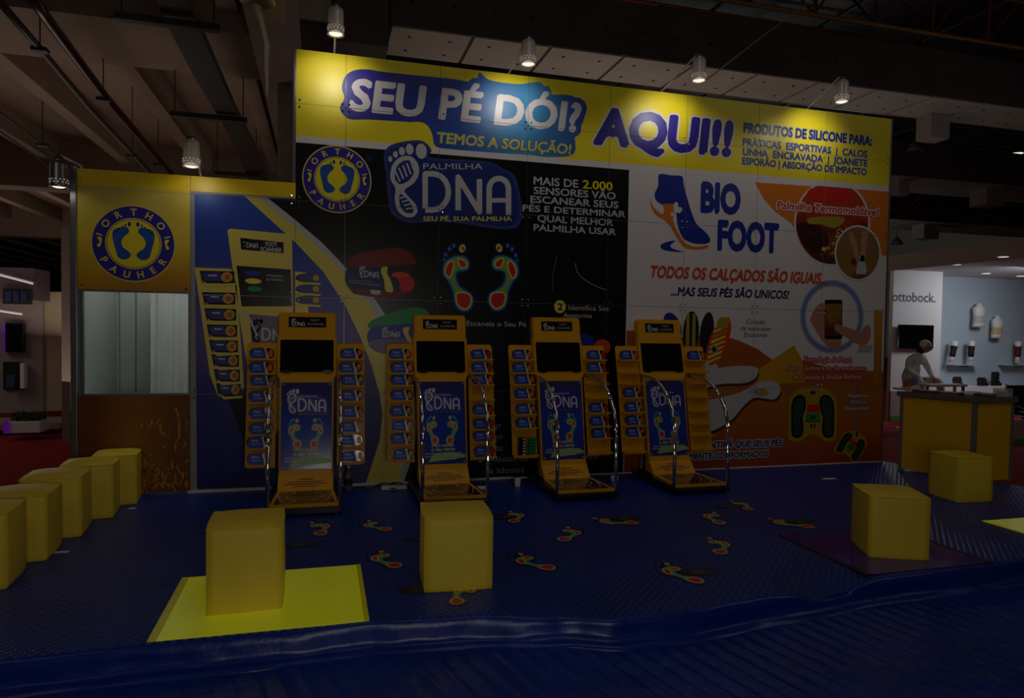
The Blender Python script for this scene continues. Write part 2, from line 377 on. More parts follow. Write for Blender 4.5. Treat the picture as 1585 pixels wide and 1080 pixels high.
def emblem(rm=False):
    """round ORTHO PAUHER emblem, unit radius"""
    A = Art()
    A.poly(P_CRM, ell(0, 0, 1, 1, 0, 56), 0); A.poly(MC['emblem_blue'], ell(0, 0, .965, .965, 0, 56), 1)
    A.poly(P_CRM, ell(0, 0, .665, .665, 0, 48), 2); A.poly(P_NAV, ell(0, 0, .635, .635, 0, 48), 3); A.poly(P_YEL, ell(0, 0, .62, .62, 0, 48), 4)
    for s in (-1, 1):
        A.poly(MC['emblem_foot'], [(s*(.20)+s*-x*.85, y*.70-.03) for x, y in BLUFOOT], 5)
        for i, (dx, dy, r) in enumerate(((.1, .50, .05), (.19, .47, .028), (.27, .42, .024), (.34, .36, .02), (.41, .29, .016))):
            A.poly(P_PUR, ell(s*dx, dy, r*.8, r*1.3, 0, 10), 5)
        A.poly(P_YEL, [(s*.815+s*x*.22, y*.22) for x, y in BLUFOOT], 5)
        for k in range(4): A.poly(P_YEL, ell(s*(.80-.035*k+.05), .215-.01*k, .018, .022, 0, 8), 5)
    def ring(t, a0, a1, up, sz):
        for i, ch in enumerate(t):
            a = a0+(a1-a0)*i/(len(t)-1); r = .72 if up else .91
            V = text_mesh(ch)[0]; xa = min(v[0] for v in V); xb = max(v[0] for v in V); sc = sz/CAPH; wd = (xb-xa)*sc
            rot = a-pi/2 if up else a+pi/2
            cx, cy = r*cos(a), r*sin(a)
            x0 = cx-wd/2*cos(rot); y0 = cy-wd/2*sin(rot)
            A.text(P_CRM, ch, x0, y0, x0+wd, sz, 6, .03, rot=rot)
    ring('ORTHO', radians(143), radians(37), True, .185); ring('PAUHER', radians(213), radians(327), False, .185)
    return A
ramp_mat('emblem_blue', 0, [(-3, (25, 100, 190)), (3, (25, 100, 190))])
MC['emblem_blue'] = P_PUR; MC['emblem_foot'] = pm('emblem_blue', (24, 84, 170))
# ================================================================== FLOOR / PLATFORM
FZ = -.15
fl = tag(obj('floor', bbox(-30, 45, -14, 60, FZ-.1, FZ), CARPET), kind='structure')
bm = bmesh.new()
nx, ny = 60, 12
aisle = obj('aisle_floor', bbox(-14, 20, -13, -3.3, FZ-.02, FZ+.004), VIN2); tag(aisle, kind='structure')
def front_y(x):
    K = [(-2.6, -3.57), (0, -3.54), (.6, -3.58), (1.14, -3.68), (1.5, -3.8), (1.9, -3.82), (2.7, -3.72), (3.56, -3.62), (5, -3.56), (7.6, -3.56)]
    for (a, ya), (b, yb) in zip(K, K[1:]):
        if a <= x <= b: t = (x-a)/(b-a); t = t*t*(3-2*t); return ya+(yb-ya)*t
    return K[0][1] if x < K[0][0] else K[-1][1]
def wob(x, k, a): return a*(sin(x*k+1)+.6*sin(x*k*2.3+2)+.4*sin(x*k*5.1))
plat = struct('platform')
bm = bmesh.new()
xs = [-2.6+i*.04 for i in range(int(10.1/.04)+1)]
prof = []   # cross-section of the vinyl: back edge, top, folded edge, lip on the aisle
rows = []
for x in xs:
    f = front_y(x); xr = 7.0
    back = .4 if x < 7.0 else .35-(x-7.0)*4.0
    dr = .075*math.exp(-((x-3.12)/.30)**2)+.02*math.exp(-((x-1.3)/.4)**2)
    r = [(x, back, 0.), (x, -2.5, 0.), (x, f+.36, 0.), (x, f+.03, -dr), (x, f+.006, -.004-dr+wob(x, 9, .0012)), (x, f-.010+wob(x, 6, .003), -.018-dr*.8), (x, f-.016+wob(x, 4, .006), -.06),
         (x, f-.022+wob(x, 5, .008), -.10), (x, f-.03+wob(x, 3.5, .008), FZ+.022), (x, f-.055+wob(x, 3.1, .012), FZ+.012), (x, f-.12+wob(x, 2.7, .015), FZ+.006), (x, f-.12, FZ-.02)]
    rows.append([bm.verts.new(p) for p in r])
for A, B in zip(rows, rows[1:]):
    for i in range(len(A)-1): fc_ = bm.faces.new((A[i], B[i], B[i+1], A[i+1])); fc_.material_index = 1 if i > 3 else 0
for R in (rows[0],):
    bm.faces.new([bm.verts.new((R[0].co.x, .4, FZ))]+R[:9][:1]+R[2:9])
obj('vinyl_sheet', bm, [VIN, VIN3], plat, smooth=True)
obj('platform_frame', bbox(-2.58, 7.4, -3.18, -1.75, FZ, -.012), NAVY, plat)
obj('platform_rear_frame', bbox(-2.58, 6.95, -1.75, .38, FZ, -.012), NAVY, plat)
# --- back-lit floor panels
LITY = mat('lit_yellow_acrylic', (240, 246, 40), .18, emit=.52); LITY2 = mat('lit_yellow_acrylic_edge', (205, 195, 16), .25, emit=.35)
LITP = mat('violet_acrylic', (44, 16, 110), .12, emit=.08)
LITW = mat('lit_pale_yellow_acrylic', (240, 235, 110), .2, emit=.62)
def floor_panel(label, x0, x1, y0, y1, m, me):
    t = thing('floor_light_panel', label, 'floor panel', ((x0+x1)/2, (y0+y1)/2, 0))
    a, b = (x1-x0)/2, (y1-y0)/2
    obj('acrylic_sheet', bbox(-a+.045, a-.03, -b, b, -.004, .0035), m, t)
    bm = bmesh.new(); box(bm, -a, -a+.045, -b, b, -.004, .006); box(bm, a-.03, a, -b, b, -.004, .006); obj('bevelled_edge', bm, me, t)
    return t
floor_panel('backlit yellow acrylic floor panel under the left front stool', -1.12, .05, -3.52, -2.55, LITY, LITY2)
floor_panel('dark violet acrylic floor panel under the right front stool', 3.5, 4.66, -3.56, -2.59, LITP, mat('violet_edge', (30, 16, 52), .3))
floor_panel('backlit pale yellow floor panel at the right edge of the platform', 5.66, 6.8, -3.5, -2.63, LITW, LITY)
# ================================================================== DISPLAY WALL
TOPZ, LTOP = 4.551, 3.18
G = .0022
wall = struct('wall_back')
PANB = mat('panel_core', (150, 148, 150), .5)
SEX = [-1.5, -.5, 0, 1, 2, 3, 4, 5, 6]; SEZ = [1, 2, 3, 4]
YB = AY(455, 210).z; WB = AY(455, 220.5).z; BWX = AY(970, 400).x    # bottom of yellow, of white strip; black/white border
PT = .018
def wp(x, z, L): return Vector((x, -PT-.0004-.0005*L, z))
cells = []
ex = [-.5, 0, 1, 2, 3, 4, 5, 6, 7]
for a, b in zip(ex, ex[1:]):
    for z0, z1 in ((.012, 1), (1, 2), (2, 3), (3, 4), (4, TOPZ)): cells.append((a, b, z0, z1))
WX0, WX1 = AY(135, 530).x, AY(302, 530).x; WZ0, WZ1 = AY(300, 608).z, AY(300, 455).z
for a, b in ((-1.5, -.5),):
    for z0, z1 in ((.012, 1), (1, 2), (2, 3), (3, LTOP)): cells.append((a, b, z0, z1))
cells.append((-2.5, -1.5, .012, WZ0)); cells.append((-2.5, -1.5, WZ1, LTOP))
for a, b, z0, z1 in cells:
    obj('panel', bbox(a+G, b-G, -PT, 0, z0+G*.5, z1-G*.5), PANB, wall)
# frame posts and back skin so nothing shows through the joints
bm = bmesh.new()
for x in ex: box(bm, x-.02, x+.02, .001, .05, 0, TOPZ-.01)
for x in (-2.48, -1.5): box(bm, x-.02, x+.02, .001, .05, 0, LTOP-.01)
for z in (1, 2, 3, 4): box(bm, -.5, 7, .001, .04, z-.02, z+.02)
obj('aluminium_frame', bm, ALU, wall)
obj('edge_post', bbox(-2.56, -2.502, -.03, .05, 0, LTOP+.02, .006), ALU, wall)
obj('edge_post', bbox(-.53, -.503, -.02, .05, LTOP, TOPZ, .004), ALU, wall)
obj('edge_post', bbox(7.0, 7.03, -.02, .05, 0, TOPZ, .004), ALU, wall)
bm = bmesh.new(); box(bm, -1.52, 1.9, -.045, -PT, .0, .022); box(bm, 1.9, 7, -.03, -PT, .0, .012); obj('skirting', bm, WHITE, wall)
# screws around the joints
bm = bmesh.new()
def screw(x, z): lathe(bm, [(.010, 0), (.010, .003), (.006, .005)], 8, Matrix.Translation((x, -PT-.006, z)) @ Matrix.Rotation(pi/2, 4, 'X'))
for x in ex:
    for z in (1, 2, 3, 4):
        for dx in (-.035, .035):
            for dz in (-.035, .035):
                if -.5 < x+dx < 7: screw(x+dx, z+dz)
for x, z in ((-2.46, WZ1+.06), (-2.46, WZ0-.04), (-1.54, WZ1+.05), (-1.54, WZ0-.04), (-1.46, 1.04), (-1.46, .96), (-.54, 3.04), (-.54, 2.96), (-.54, 2.04), (-.54, 1.96)): screw(x, z)
tag(obj('screw_heads', bm, CHROME, wall), kind='stuff')
def wpx(u, v): p = AY(u, v, -PT); return (p.x, p.z)
def wpts(L): return [wpx(*p) for p in L]
SEAM = (SEX, SEZ, G)
def wbuild(A, name): return A.build(name, wp, wall, SEAM)
def wtext(A, m, t, uL, vT, vB, uR, L, bold=0., ital=0., halo=()):
    x0, zt = wpx(uL, vT); _, zb = wpx(uL, vB)
    # right end at the same world height
    lo, hi = x0, x0+6
    for _ in range(30):
        md = (lo+hi)/2; d = Vector((md, -PT, zb))-CAM; u = 792.5+FOC*d.dot(R2)/d.dot(FW)
        if u < uR: lo = md
        else: hi = md
    A.text(m, t, x0, zb, md, zt-zb, L, bold, ital, halo)
# -- base colours
A = Art()
A.rect(P_YEL, -.5, YB, 7, TOPZ, 0); A.rect(P_WHI, -.5, WB, 7, YB, 0); A.rect(P_WHI, BWX, 0.012, 7, WB, 0)
wbuild(A, 'banner_ground')
A = Art(); A.rect(P_BLK, -.5, .012, BWX, WB, 0); wbuild(A, 'black_ground')
A = Art()
ramp_mat('left_sign_ground', 2, [(2.0, (150, 70, 15)), (2.35, (205, 150, 20)), (2.7, (232, 205, 50)), (3.0, (225, 200, 80))], noise=.35, nscale=1.5)
LB = AY(200, 290).z
A.rect(P_GOLD, -2.5, LB, -.5, LTOP, .2); A.rect(MC['left_sign_ground'], -2.5, WZ1, -1.5, LB, 0); wbuild(A, 'left_sign_ground')
# wheat panel
A = Art(); ramp_mat('wheat_ground', 0, [(-2.6, (128, 60, 14)), (-2.2, (112, 58, 10)), (-1.85, (150, 92, 20)), (-1.5, (120, 66, 18))], noise=.3, nscale=2.5)
A.rect(MC['wheat_ground'], -2.5, .012, -1.5, WZ0, 0)
P_W1 = pm('wheat_light', (186, 132, 50)); P_W2 = pm('wheat_mid', (140, 84, 30))
A.stroke(P_W2, arc(-2.15, .02, .42, .9, 1.2, .1, 10), .012, 1); A.stroke(P_W1, arc(-1.72, .62, .12, .36, -.2, .75, 6), .02, 1); A.stroke(P_W2, arc(-1.25, .55, .45, .36, pi, 2.3, 8), .014, 1.6)
for k in range(90):
    x = random.uniform(-1.95, -1.53); z = .04+.7*random.random()**2; a = random.uniform(.7, 2.5); l = random.uniform(.03, .12)
    A.poly(random.choice([P_W1, P_W2, P_AMB]), spline([(max(-2.49, min(-1.51, q[0])), max(.02, q[1])) for q in [(x, z), (x+cos(a)*l*.5+.008, z+sin(a)*l*.5), (x+cos(a)*l, z+sin(a)*l), (x+cos(a)*l*.5-.008, z+sin(a)*l*.5)]], 2), 1+k*.03)
for k in range(70):
    x = random.uniform(-2.2, -1.53); z = random.uniform(.03, .3)
    A.poly(random.choice([P_W1, P_W2, P_AMB, P_BRN]), ell(x, z, .008, .02, random.uniform(-1, 1), 8), 1.5+k*.02)
wbuild(A, 'wheat_print')
# blue swoosh field
ramp_mat('blue_field', 2, [(.0, (24, 34, 110)), (1.1, (36, 40, 120)), (1.7, (98, 84, 150)), (2.2, (70, 72, 160)), (2.6, (30, 60, 160)), (3.05, (34, 76, 176))], noise=.2, nscale=1.2)
A = Art()
bl = [(301, 300), (378, 303), (458, 376), (500, 420), (533, 470), (557, 520), (575, 565), (588, 612), (592, 640), (588, 680), (578, 712), (566, 748), (450, 752), (305, 757)]
A.poly(MC['blue_field'], wpts(bl), 1)
ye = [(378, 303), (398, 305), (458, 352), (500, 390), (540, 430), (572, 470), (600, 520), (625, 590), (633, 650), (630, 690), (624, 715), (613, 748), (566, 748), (578, 712), (588, 680), (592, 640), (588, 612), (575, 565), (557, 520), (533, 470), (500, 420), (458, 376)]
A.poly(P_CRM, wpts(ye), 1.2)
wh = [(398, 305), (414, 306), (458, 341), (500, 377), (540, 419), (580, 462), (612, 512), (638, 585), (646, 650), (642, 690), (634, 720), (624, 748), (613, 748), (624, 715), (630, 690), (633, 650), (625, 590), (600, 520), (572, 470), (540, 430), (500, 390), (458, 352)]
A.poly(P_LG, wpts(wh), 1.3)
A.poly(P_BLK, wpts([(414, 306), (457, 308), (457, 340)]), 1.2)
wbuild(A, 'swoosh_print')
# printed kiosk on the left wall
A = Art()
A.poly(P_CRM, wpts([(352, 356), (358, 354), (445, 362), (452, 368), (454, 500), (440, 640), (420, 690), (395, 640), (372, 500)]), 3)
A.poly(P_BLK, wpts([(372, 368), (439, 375), (439, 392), (373, 386)]), 4)
A.poly(P_BLK, wpts([(366, 411), (450, 417), (452, 474), (374, 474)]), 4)
for c, y, d in ((P_ROY, 423, 0), (P_YEL, 435, 1), (P_GRN, 447, 3), (P_DRED, 458, 5)): A.poly(c, wpts(ell(391+d, y, 14-d, 4.2 if d < 4 else 1.6, .06, 14)), 5)
A.poly(P_LIL, wpts([(386, 486), (434, 490), (436, 600), (395, 600)]), 4)
A.stroke(P_LG, wpts([(372, 482), (386, 492), (398, 520)]), .02, 5)
P_PKB = pm('pack_blue', (52, 56, 130)); P_PKY = pm('pack_yellow', (200, 160, 60))
ys = [415, 448, 473, 498, 522, 544, 567, 589]
A.poly(P_CRM, wpts([(301, 414), (358, 416), (366, 440), (378, 600), (338, 614), (325, 580), (305, 440)]), 3)
for k, y in enumerate(ys):
    x = 309+k*3.6; wd = 54-k*2.2
    A.poly(P_BLK, wpts([(x, y+4), (x+wd, y+5), (x+wd, y+24), (x+4, y+23)]), 4)
    A.poly(P_PKB, wpts([(x+1, y+7), (x+wd*.58, y+6), (x+wd*.62, y+20), (x+9, y+20)]), 5)
    A.poly(P_PKY, wpts(ell(x+wd*.78, y+14, wd*.17, 8, 0, 14)), 5); A.poly(P_ORR, wpts(ell(x+wd*.8, y+14, wd*.09, 4.5, 0, 10)), 6)
    A.poly(P_CRM, wpts([(x+4, y+19), (x+14, y+25), (x+wd+2, y+23), (x+wd+2, y+27), (x+12, y+29)]), 7)
    A.stroke(P_LG, wpts([(x+wd*.25, y+11), (x+wd*.5, y+11.5)]), .014, 6)
A.poly(P_CRM, wpts([(456, 420), (474, 422), (478, 490), (457, 488)]), 2)
for y in (430, 447, 464):
    A.poly(P_BLK, wpts(ell(476, y, 19, 7, 0, 16)), 3.5); A.poly(P_PKB, wpts(ell(474, y, 12, 5, 0, 12)), 4); A.poly(P_PKY, wpts(ell(489, y, 5, 5, 0, 10)), 5)
    A.poly(P_CRM, wpts([(458, y+6), (496, y+8), (496, y+11), (458, y+9)]), 4)
A.poly(P_BLK, wpts([(352, 615), (378, 606), (410, 700), (404, 712), (380, 690)]), 2.5)
wbuild(A, 'printed_kiosk')
A = Art(); wtext(A, P_LG, 'FOOT', 411, 374, 381, 429, 5, .03); wtext(A, P_LG, 'SCANNER', 403, 382, 389, 436, 5, .03)
wtext(A, P_LG, '4 Modelos', 412, 424, 428, 438, 5.5, .0); wtext(A, P_LG, 'de Palmilhas', 412, 430, 434, 438, 5.5, .0)
D = Art(); strands(D, P_LG, P_BLK); dna_letters(D, P_LG, 10)
def fit(src, u0, v0, u1):     # big-logo pixel box (597..797) onto wall box starting at px u0,v0(top) to u1
    x0, z0 = wpx(u0, v0); x1, _ = wpx(u1, v0); k = (x1-x0)/200.
    return lambda x, y: (x0+(x-597)*k, z0+(y+218)*k)
A.add(D, fit(None, 374, 369, 400), 1); A.add(D, fit(None, 386, 492, 452), 1)
wbuild(A, 'printed_kiosk_lettering')
# --- top banner lettering
ramp_mat('slogan_halo', 0, [(.4, (46, 44, 150)), (1.2, (36, 76, 170)), (2.0, (70, 150, 200)), (2.7, (40, 70, 170))])
HAL = MC['slogan_halo']
A = Art()
A.poly(HAL, wpts(spline([(529, 135), (537, 115), (560, 107), (600, 112), (660, 118), (700, 122), (735, 127), (742, 112), (758, 124), (800, 130), (820, 128), (838, 128), (850, 145), (885, 148), (905, 165), (902, 190), (890, 205), (888, 238), (850, 243), (820, 240), (760, 236), (700, 231), (674, 226), (668, 205), (655, 190), (620, 188), (570, 185), (540, 184), (526, 168), (533, 152)], 4)), 1)
wtext(A, P_WHI, 'SEU PÉ DÓI?', 540, 120, 171, 896, 3, .035, .12, [(HAL, .17, 2)])
wtext(A, P_CRM, 'TEMOS A SOLUÇÃO!', 675, 204, 221, 883, 3, .03, .12, [(MC['print_sky_blue'], .09, 2)])
wbuild(A, 'slogan_lettering')
A = Art(); wtext(A, P_PUR, 'AQUI!!', 919, 164, 224, 1131, 3, .05, .1, [(P_WHI, .09, 2)]); wbuild(A, 'slogan_lettering')
A = Art(); h = lambda o: [(P_PBL, o, 2)]
wtext(A, P_NAV, 'PRODUTOS DE SILICONE PARA:', 1151, 189.5, 205, 1349, 3, .03, .04, h(.09))
wtext(A, P_NAV, 'PRÁTICAS  ESPORTIVAS  |  CALOS', 1150, 214, 225, 1342, 3, .01, 0, h(.07))
wtext(A, P_NAV, 'UNHA  ENCRAVADA  |  JOANETE', 1150, 229, 240, 1342, 3, .01, 0, h(.07))
wtext(A, P_NAV, 'ESPORÃO | ABSORÇÃO DE IMPACTO', 1149, 243.5, 254, 1341, 3, .01, 0, h(.07)); wbuild(A, 'product_lettering')
# --- emblems
def place_emblem(u, v, r, name):
    x, z = wpx(u, v); x2, _ = wpx(u+r, v); k = x2-x; A = Art(); A.add(emblem(), lambda a, b: (x+a*k, z+b*k), 2); return wbuild(A, name)
place_emblem(522, 277.5, 53, 'emblem_print'); place_emblem(207, 377, 65, 'emblem_print')
A = Art(); wtext(A, P_HB, '®', 566, 240, 250, 577, 3); wbuild(A, 'registered_mark')
# --- DNA logo
A = Art()
for (x, y, L), in []: pass
LG = dna_logo(P_LG, pm('logo_blue', (16, 40, 120)), pm('logo_halo', (50, 60, 130)))
LG2 = Art(); LG2.V = [(*wpx(v[0], -v[1] if True else 0), v[2]) for v in LG.V]; LG2.F = LG.F; LG2.m = LG.m
# the source is already in photo pixels without the wall's foreshortening slope: add the slope of the wall
LG2.V = [(*wpx(v[0], -v[1]+(v[0]-655)*.075*(1 if v[0] > 655 else .0)*.0), v[2]) for v in LG.V]
LG2.build('scan_logo_print', lambda x, z, L: wp(x, z, L+2), wall, SEAM)
A = Art()
wtext(A, P_LG, 'MAIS DE', 826, 273, 285.5, 895, 2, .02); wtext(A, P_YEL, '2.000', 902, 278.5, 291.5, 948, 2, .02)
wtext(A, P_LG, 'SENSORES VÃO', 826, 288.5, 300, 953, 2, .02); wtext(A, P_LG, 'ESCANEAR SEUS', 821, 302.5, 313.5, 957, 2, .02)
wtext(A, P_LG, 'PÉS E DETERMINAR', 809, 316.5, 326.5, 968, 2, .02); wtext(A, P_LG, 'QUAL MELHOR', 832, 332, 343, 949, 2, .02)
wtext(A, P_LG, 'PALMILHA USAR', 826, 346.5, 357, 953, 2, .02); wbuild(A, 'sensor_lettering')
A = Art()
wtext(A, P_LG, 'Escaneia o Seu Pé', 722, 496.5, 504, 814.5, 2, .0); wtext(A, P_LG, 'Identifica Sua', 880, 472, 479.5, 942, 2, .0)
wtext(A, P_LG, 'Anatomia', 872, 484, 491, 916, 2, .0); A.poly(P_CRM, wpts(ell(866.7, 474.5, 9, 10)), 2); wtext(A, P_INK, '2', 863, 469, 480, 871, 3, .03)
for t, a, b, c, d in (('Acr', 757, 654, 663, 777), ('Apo', 757, 671, 680, 778), ('Abs', 757, 689, 698, 778), ('Atletas de', 757, 706, 715, 817), ('a Idosos', 757, 724, 733, 811), ('ar', 927, 669, 677, 939), ('orte', 925, 686, 694, 943), ('ance', 900, 703, 711, 926)):
    wtext(A, P_GRY, t, a, b, c, d, 2, .0)
A.poly(P_LIM, wpts(ell(743, 711, 4, 4.4)), 2); A.stroke(P_GRY, wpts([(890, 407), (893, 420), (900, 429), (911, 437), (925, 444), (939, 449)]), .008, 2); A.stroke(P_TXT, wpts([(862, 395), (856, 425), (855, 450)]), .005, 2)
A.poly(P_ROY, wpts(ell(905, 530, 15, 14)), 2); A.poly(P_ORR, wpts(ell(932, 537, 13, 12)), 3); wbuild(A, 'feature_lettering')
# heat feet on the wall
A = Art()
H = heat_foot(P_HB); kk = 105
def hf(cx, cy, s, W, Hh): return lambda x, y: wpx(cx+s*x*W, cy-y*Hh+(s*x*W)*.03)
A.add(H, hf(706.5, 428.5, 1, 101, 101), 2); A.add(H, hf(781.5, 428.5, -1, 101, 101), 2); wbuild(A, 'heat_feet_print')
# insole packs printed on the wall
def z7(L): return wpts([(480+x/4.5, 280+y/4.5) for x, y in L])
A = Art()
A.poly(P_DRED, spline(z7([(265, 560), (290, 530), (370, 500), (480, 478), (600, 465), (680, 490), (730, 540), (728, 578), (640, 584), (540, 592), (440, 605), (330, 600), (275, 595)]), 3), 2)
A.poly(P_BLK, spline(z7([(245, 655), (270, 605), (420, 600), (600, 600), (700, 630), (733, 700), (715, 770), (640, 800), (500, 812), (380, 800), (290, 770), (248, 710)]), 3), 3)
A.poly(P_NAV, z7([(255, 640), (280, 600), (500, 602), (505, 660), (520, 765), (290, 750), (255, 700)]), 3.3)
A.poly(P_RED, spline(z7([(580, 640), (660, 640), (715, 680), (728, 720), (700, 765), (640, 772), (620, 700)]), 3), 3.4)
A.poly(P_ORR, z7(ell(630, 655, 62, 19, 0, 20)), 3.8); A.poly(P_DRED, z7([(285, 760), (520, 775), (700, 765), (690, 790), (560, 812), (380, 800), (300, 785)]), 3.5)
A.poly(P_CRM, spline(z7([(500, 602), (540, 600), (535, 640), (560, 690), (578, 768), (525, 765), (515, 690), (495, 640)]), 3), 4)
A.stroke(P_GRY, z7([(270, 705), (490, 728)]), .008, 4); A.stroke(P_GRY, z7([(270, 690), (440, 703)]), .006, 4); A.poly(P_LG, z7([(415, 758), (492, 762), (485, 792), (430, 790)]), 4.2)
A.add(D, fit(None, 555, 411, 587), 2)
A.poly(P_GRN, spline(wpts([(569, 504), (577, 495), (600, 486), (635, 476), (655, 478), (664, 488), (640, 500), (605, 506), (575, 508)]), 3), 4)
A.poly(P_PUR, spline(wpts([(568, 520), (576, 507), (605, 503), (650, 503), (650, 540), (590, 545), (573, 535)]), 3), 4.4); A.poly(P_LIL, spline(wpts([(570, 530), (600, 524), (648, 528), (648, 545), (590, 547)]), 3), 4.6)
A.poly(P_CRM, spline(wpts([(624, 508), (634, 506), (632, 516), (640, 530), (633, 530), (626, 518)]), 3), 5); A.add(D, fit(None, 590, 505, 620), 3)
wbuild(A, 'insole_pack_print')
# --- right white section
def z8(L): return wpts([(800+x/4.32, 250+y/4.32) for x, y in L])
A = Art()
A.poly(P_ROY, spline(z8([(950, 85), (1030, 92), (1105, 98), (1115, 150), (1135, 230), (1165, 330), (1200, 415), (1250, 460), (1290, 510), (1280, 545), (1200, 550), (1120, 520), (1085, 460), (1070, 400), (1060, 340), (1000, 300), (940, 270), (920, 220), (945, 160)]), 3), 2)
A.poly(P_ORA, spline(z8([(893, 235), (905, 290), (940, 330), (980, 350), (985, 300), (1020, 280), (1055, 290), (1062, 320), (1050, 360), (1045, 400), (1078, 470), (1125, 545), (1200, 570), (1278, 558), (1270, 580), (1200, 588), (1130, 580), (1080, 530), (1030, 440), (985, 390), (930, 360), (897, 300)]), 2), 3)
for a, b, r, c in ((1064, 285, 14, P_WHI), (1090, 320, 16, P_WHI), (1040, 352, 13, P_WHI), (1076, 352, 12, P_ROY), (990, 295, 14, P_ORA), (1003, 330, 15, P_ORA)): A.poly(c, z8(ell(a, b, r, r, 0, 14)), 4)
A.poly(P_WHI, z8([(1045, 290), (1075, 290), (1095, 340), (1070, 360), (1050, 330)]), 3.8)
A.poly(P_ROY, spline(z8([(1060, 528), (1000, 538), (960, 560), (975, 588), (1040, 602), (1115, 603), (1050, 585), (1025, 562)]), 3), 2); wbuild(A, 'foot_logo_print')
A = Art()
wtext(A, P_ROY, 'BIO', 1085, 280, 329.5, 1146, 2, .055); wtext(A, P_ROY, 'FOOT', 1111, 339.5, 388, 1205, 2, .055); wbuild(A, 'foot_logo_lettering')
A = Art()
wtext(A, P_ORR, 'TODOS OS CALÇADOS SÃO IGUAIS...', 1005, 410.5, 429.5, 1279, 9, .035, .16); wtext(A, P_NAV, '...MAS SEUS PÉS SÃO UNICOS!', 1038.5, 443.5, 457.5, 1220, 2, .035, .16)
wbuild(A, 'motto_lettering')
A = Art()
wtext(A, P_INK, 'Coleção', 1155, 494, 501, 1184, 2, 0, .15); wtext(A, P_INK, 'de estampas', 1146, 504.5, 511, 1193, 2, 0, .15); wtext(A, P_INK, 'Exclusivas', 1152, 514, 521, 1187, 2, 0, .15)
wbuild(A, 'collection_lettering')
# orange corner with round photographs
A = Art()
A.poly(P_ORA, [wpx(1168, 282), (7, WB), (7, wpx(1370, 397)[1]), wpx(1340, 385), wpx(1290, 380), wpx(1240, 370), wpx(1224, 345), wpx(1200, 328), wpx(1182, 308)], 1)
wbuild(A, 'orange_corner_print')
def zclip(P): return [(x, min(z, WB)) for x, z in P]
def z1(L): return wpts([(1100+x/4.5, 280+y/4.5) for x, y in L])
def shade(nm, ax, st): return ramp_mat('photo_'+nm, ax, st, noise=.5, nscale=5)
shade('ember', 2, [(2.6, (120, 70, 10)), (2.8, (40, 14, 6)), (3.1, (150, 60, 14)), (3.3, (110, 18, 10)), (3.5, (190, 50, 14))])
A = Art()
A.poly(P_WHI, zclip(z1(ell(845, 292, 265, 300, 0, 44))), 2); A.poly(MC['photo_ember'], zclip(z1(ell(845, 292, 252, 288, 0, 44))), 3)
A.poly(pm('maroon', (60, 14, 8)), spline(z1([(600, 300), (700, 300), (790, 340), (820, 420), (790, 500), (700, 500), (630, 420)]), 3), 4)
P_GG = pm('leaf_gold', (170, 150, 40))
for k in range(46):
    a = random.uniform(-.4, 1.7); r = random.uniform(120, 215); x = 780+r*cos(a)*.85; y = 370+r*sin(a)*.7
    A.poly(random.choice([P_GG, P_AMB, P_CRM]), z1(ell(x, y, random.uniform(5, 18), random.uniform(3, 9), random.uniform(0, 3), 8)), 5+k*.02)
A.poly(P_GG, spline(z1([(670, 270), (740, 250), (900, 250), (930, 280), (860, 330), (760, 300), (690, 300)]), 3), 5)
A.poly(P_RED, zclip(spline(z1([(700, 50), (940, 65), (970, 130), (840, 150), (690, 130)]), 3)), 5)
wbuild(A, 'round_photo_print')
A = Art(); shade('trail', 2, [(2.4, (70, 62, 48)), (2.65, (50, 40, 22)), (2.75, (150, 110, 50)), (3.0, (140, 105, 55))])
A.poly(P_WHI, z1(ell(1023, 502, 162, 194, 0, 36)), 6); A.poly(MC['photo_trail'], z1(ell(1023, 502, 150, 181, 0, 36)), 7)
for q, c in (([(955, 360), (990, 360), (1020, 440), (1035, 560), (1015, 570), (985, 470)], P_SKIN), ([(1050, 350), (1100, 350), (1085, 450), (1070, 560), (1040, 560), (1045, 440)], P_SKIN), ([(1035, 520), (1065, 518), (1085, 620), (1080, 650), (1010, 648), (1015, 600)], P_LG), ([(1020, 620), (1080, 620), (1085, 648), (1012, 648)], P_DRED), ([(980, 540), (1020, 545), (1010, 585), (975, 580)], P_DRED)):
    A.poly(c, z1(q), 8+.1*len(q))
wbuild(A, 'round_photo_print')
A = Art(); wtext(A, P_RED, 'Palmilha Termomoldável', 1202, 311, 323.5, 1358, 10, .03, .16, [(P_WHI, .12, 9.5)]); wbuild(A, 'thermo_lettering')
# lower orange ground
ramp_mat('orange_ground', 2, [(0, (150, 58, 14)), (.5, (176, 84, 14)), (1.0, (176, 104, 14)), (1.6, (170, 84, 24)), (2.0, (190, 90, 20))], noise=.25, nscale=1.5)
def z9(L): return wpts([(960+x/3.774, 480+y/3.774) for x, y in L])
A = Art()
A.poly(MC['orange_ground'], [(BWX+.01, .012), (7, .012), (7, wpx(1360, 575)[1])]+z9([(1370, 350), (1200, 330), (1060, 290), (890, 290), (800, 225), (700, 180), (640, 160), (500, 150), (300, 160), (150, 110)])+[(BWX+.01, wpx(965, 512)[1])], 1)
A.poly(P_AMB, z9([(890, 290), (1015, 203), (1062, 290), (1080, 420), (900, 430), (830, 420), (740, 420), (800, 350)]), 1.5)
ramp_mat('gold_column', 2, [(.2, (150, 70, 14)), (2.1, (205, 145, 20))])
A.poly(MC['gold_column'], wpts([(1353, 479), (1366, 481), (1364, 590), (1352, 600)]), 1.5)
wbuild(A, 'orange_ground_print')
A = Art()
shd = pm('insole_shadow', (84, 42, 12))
i1 = [(420, 390), (470, 370), (560, 340), (680, 325), (780, 328), (806, 350), (790, 395), (730, 425), (620, 428), (540, 440), (470, 470), (420, 480)]
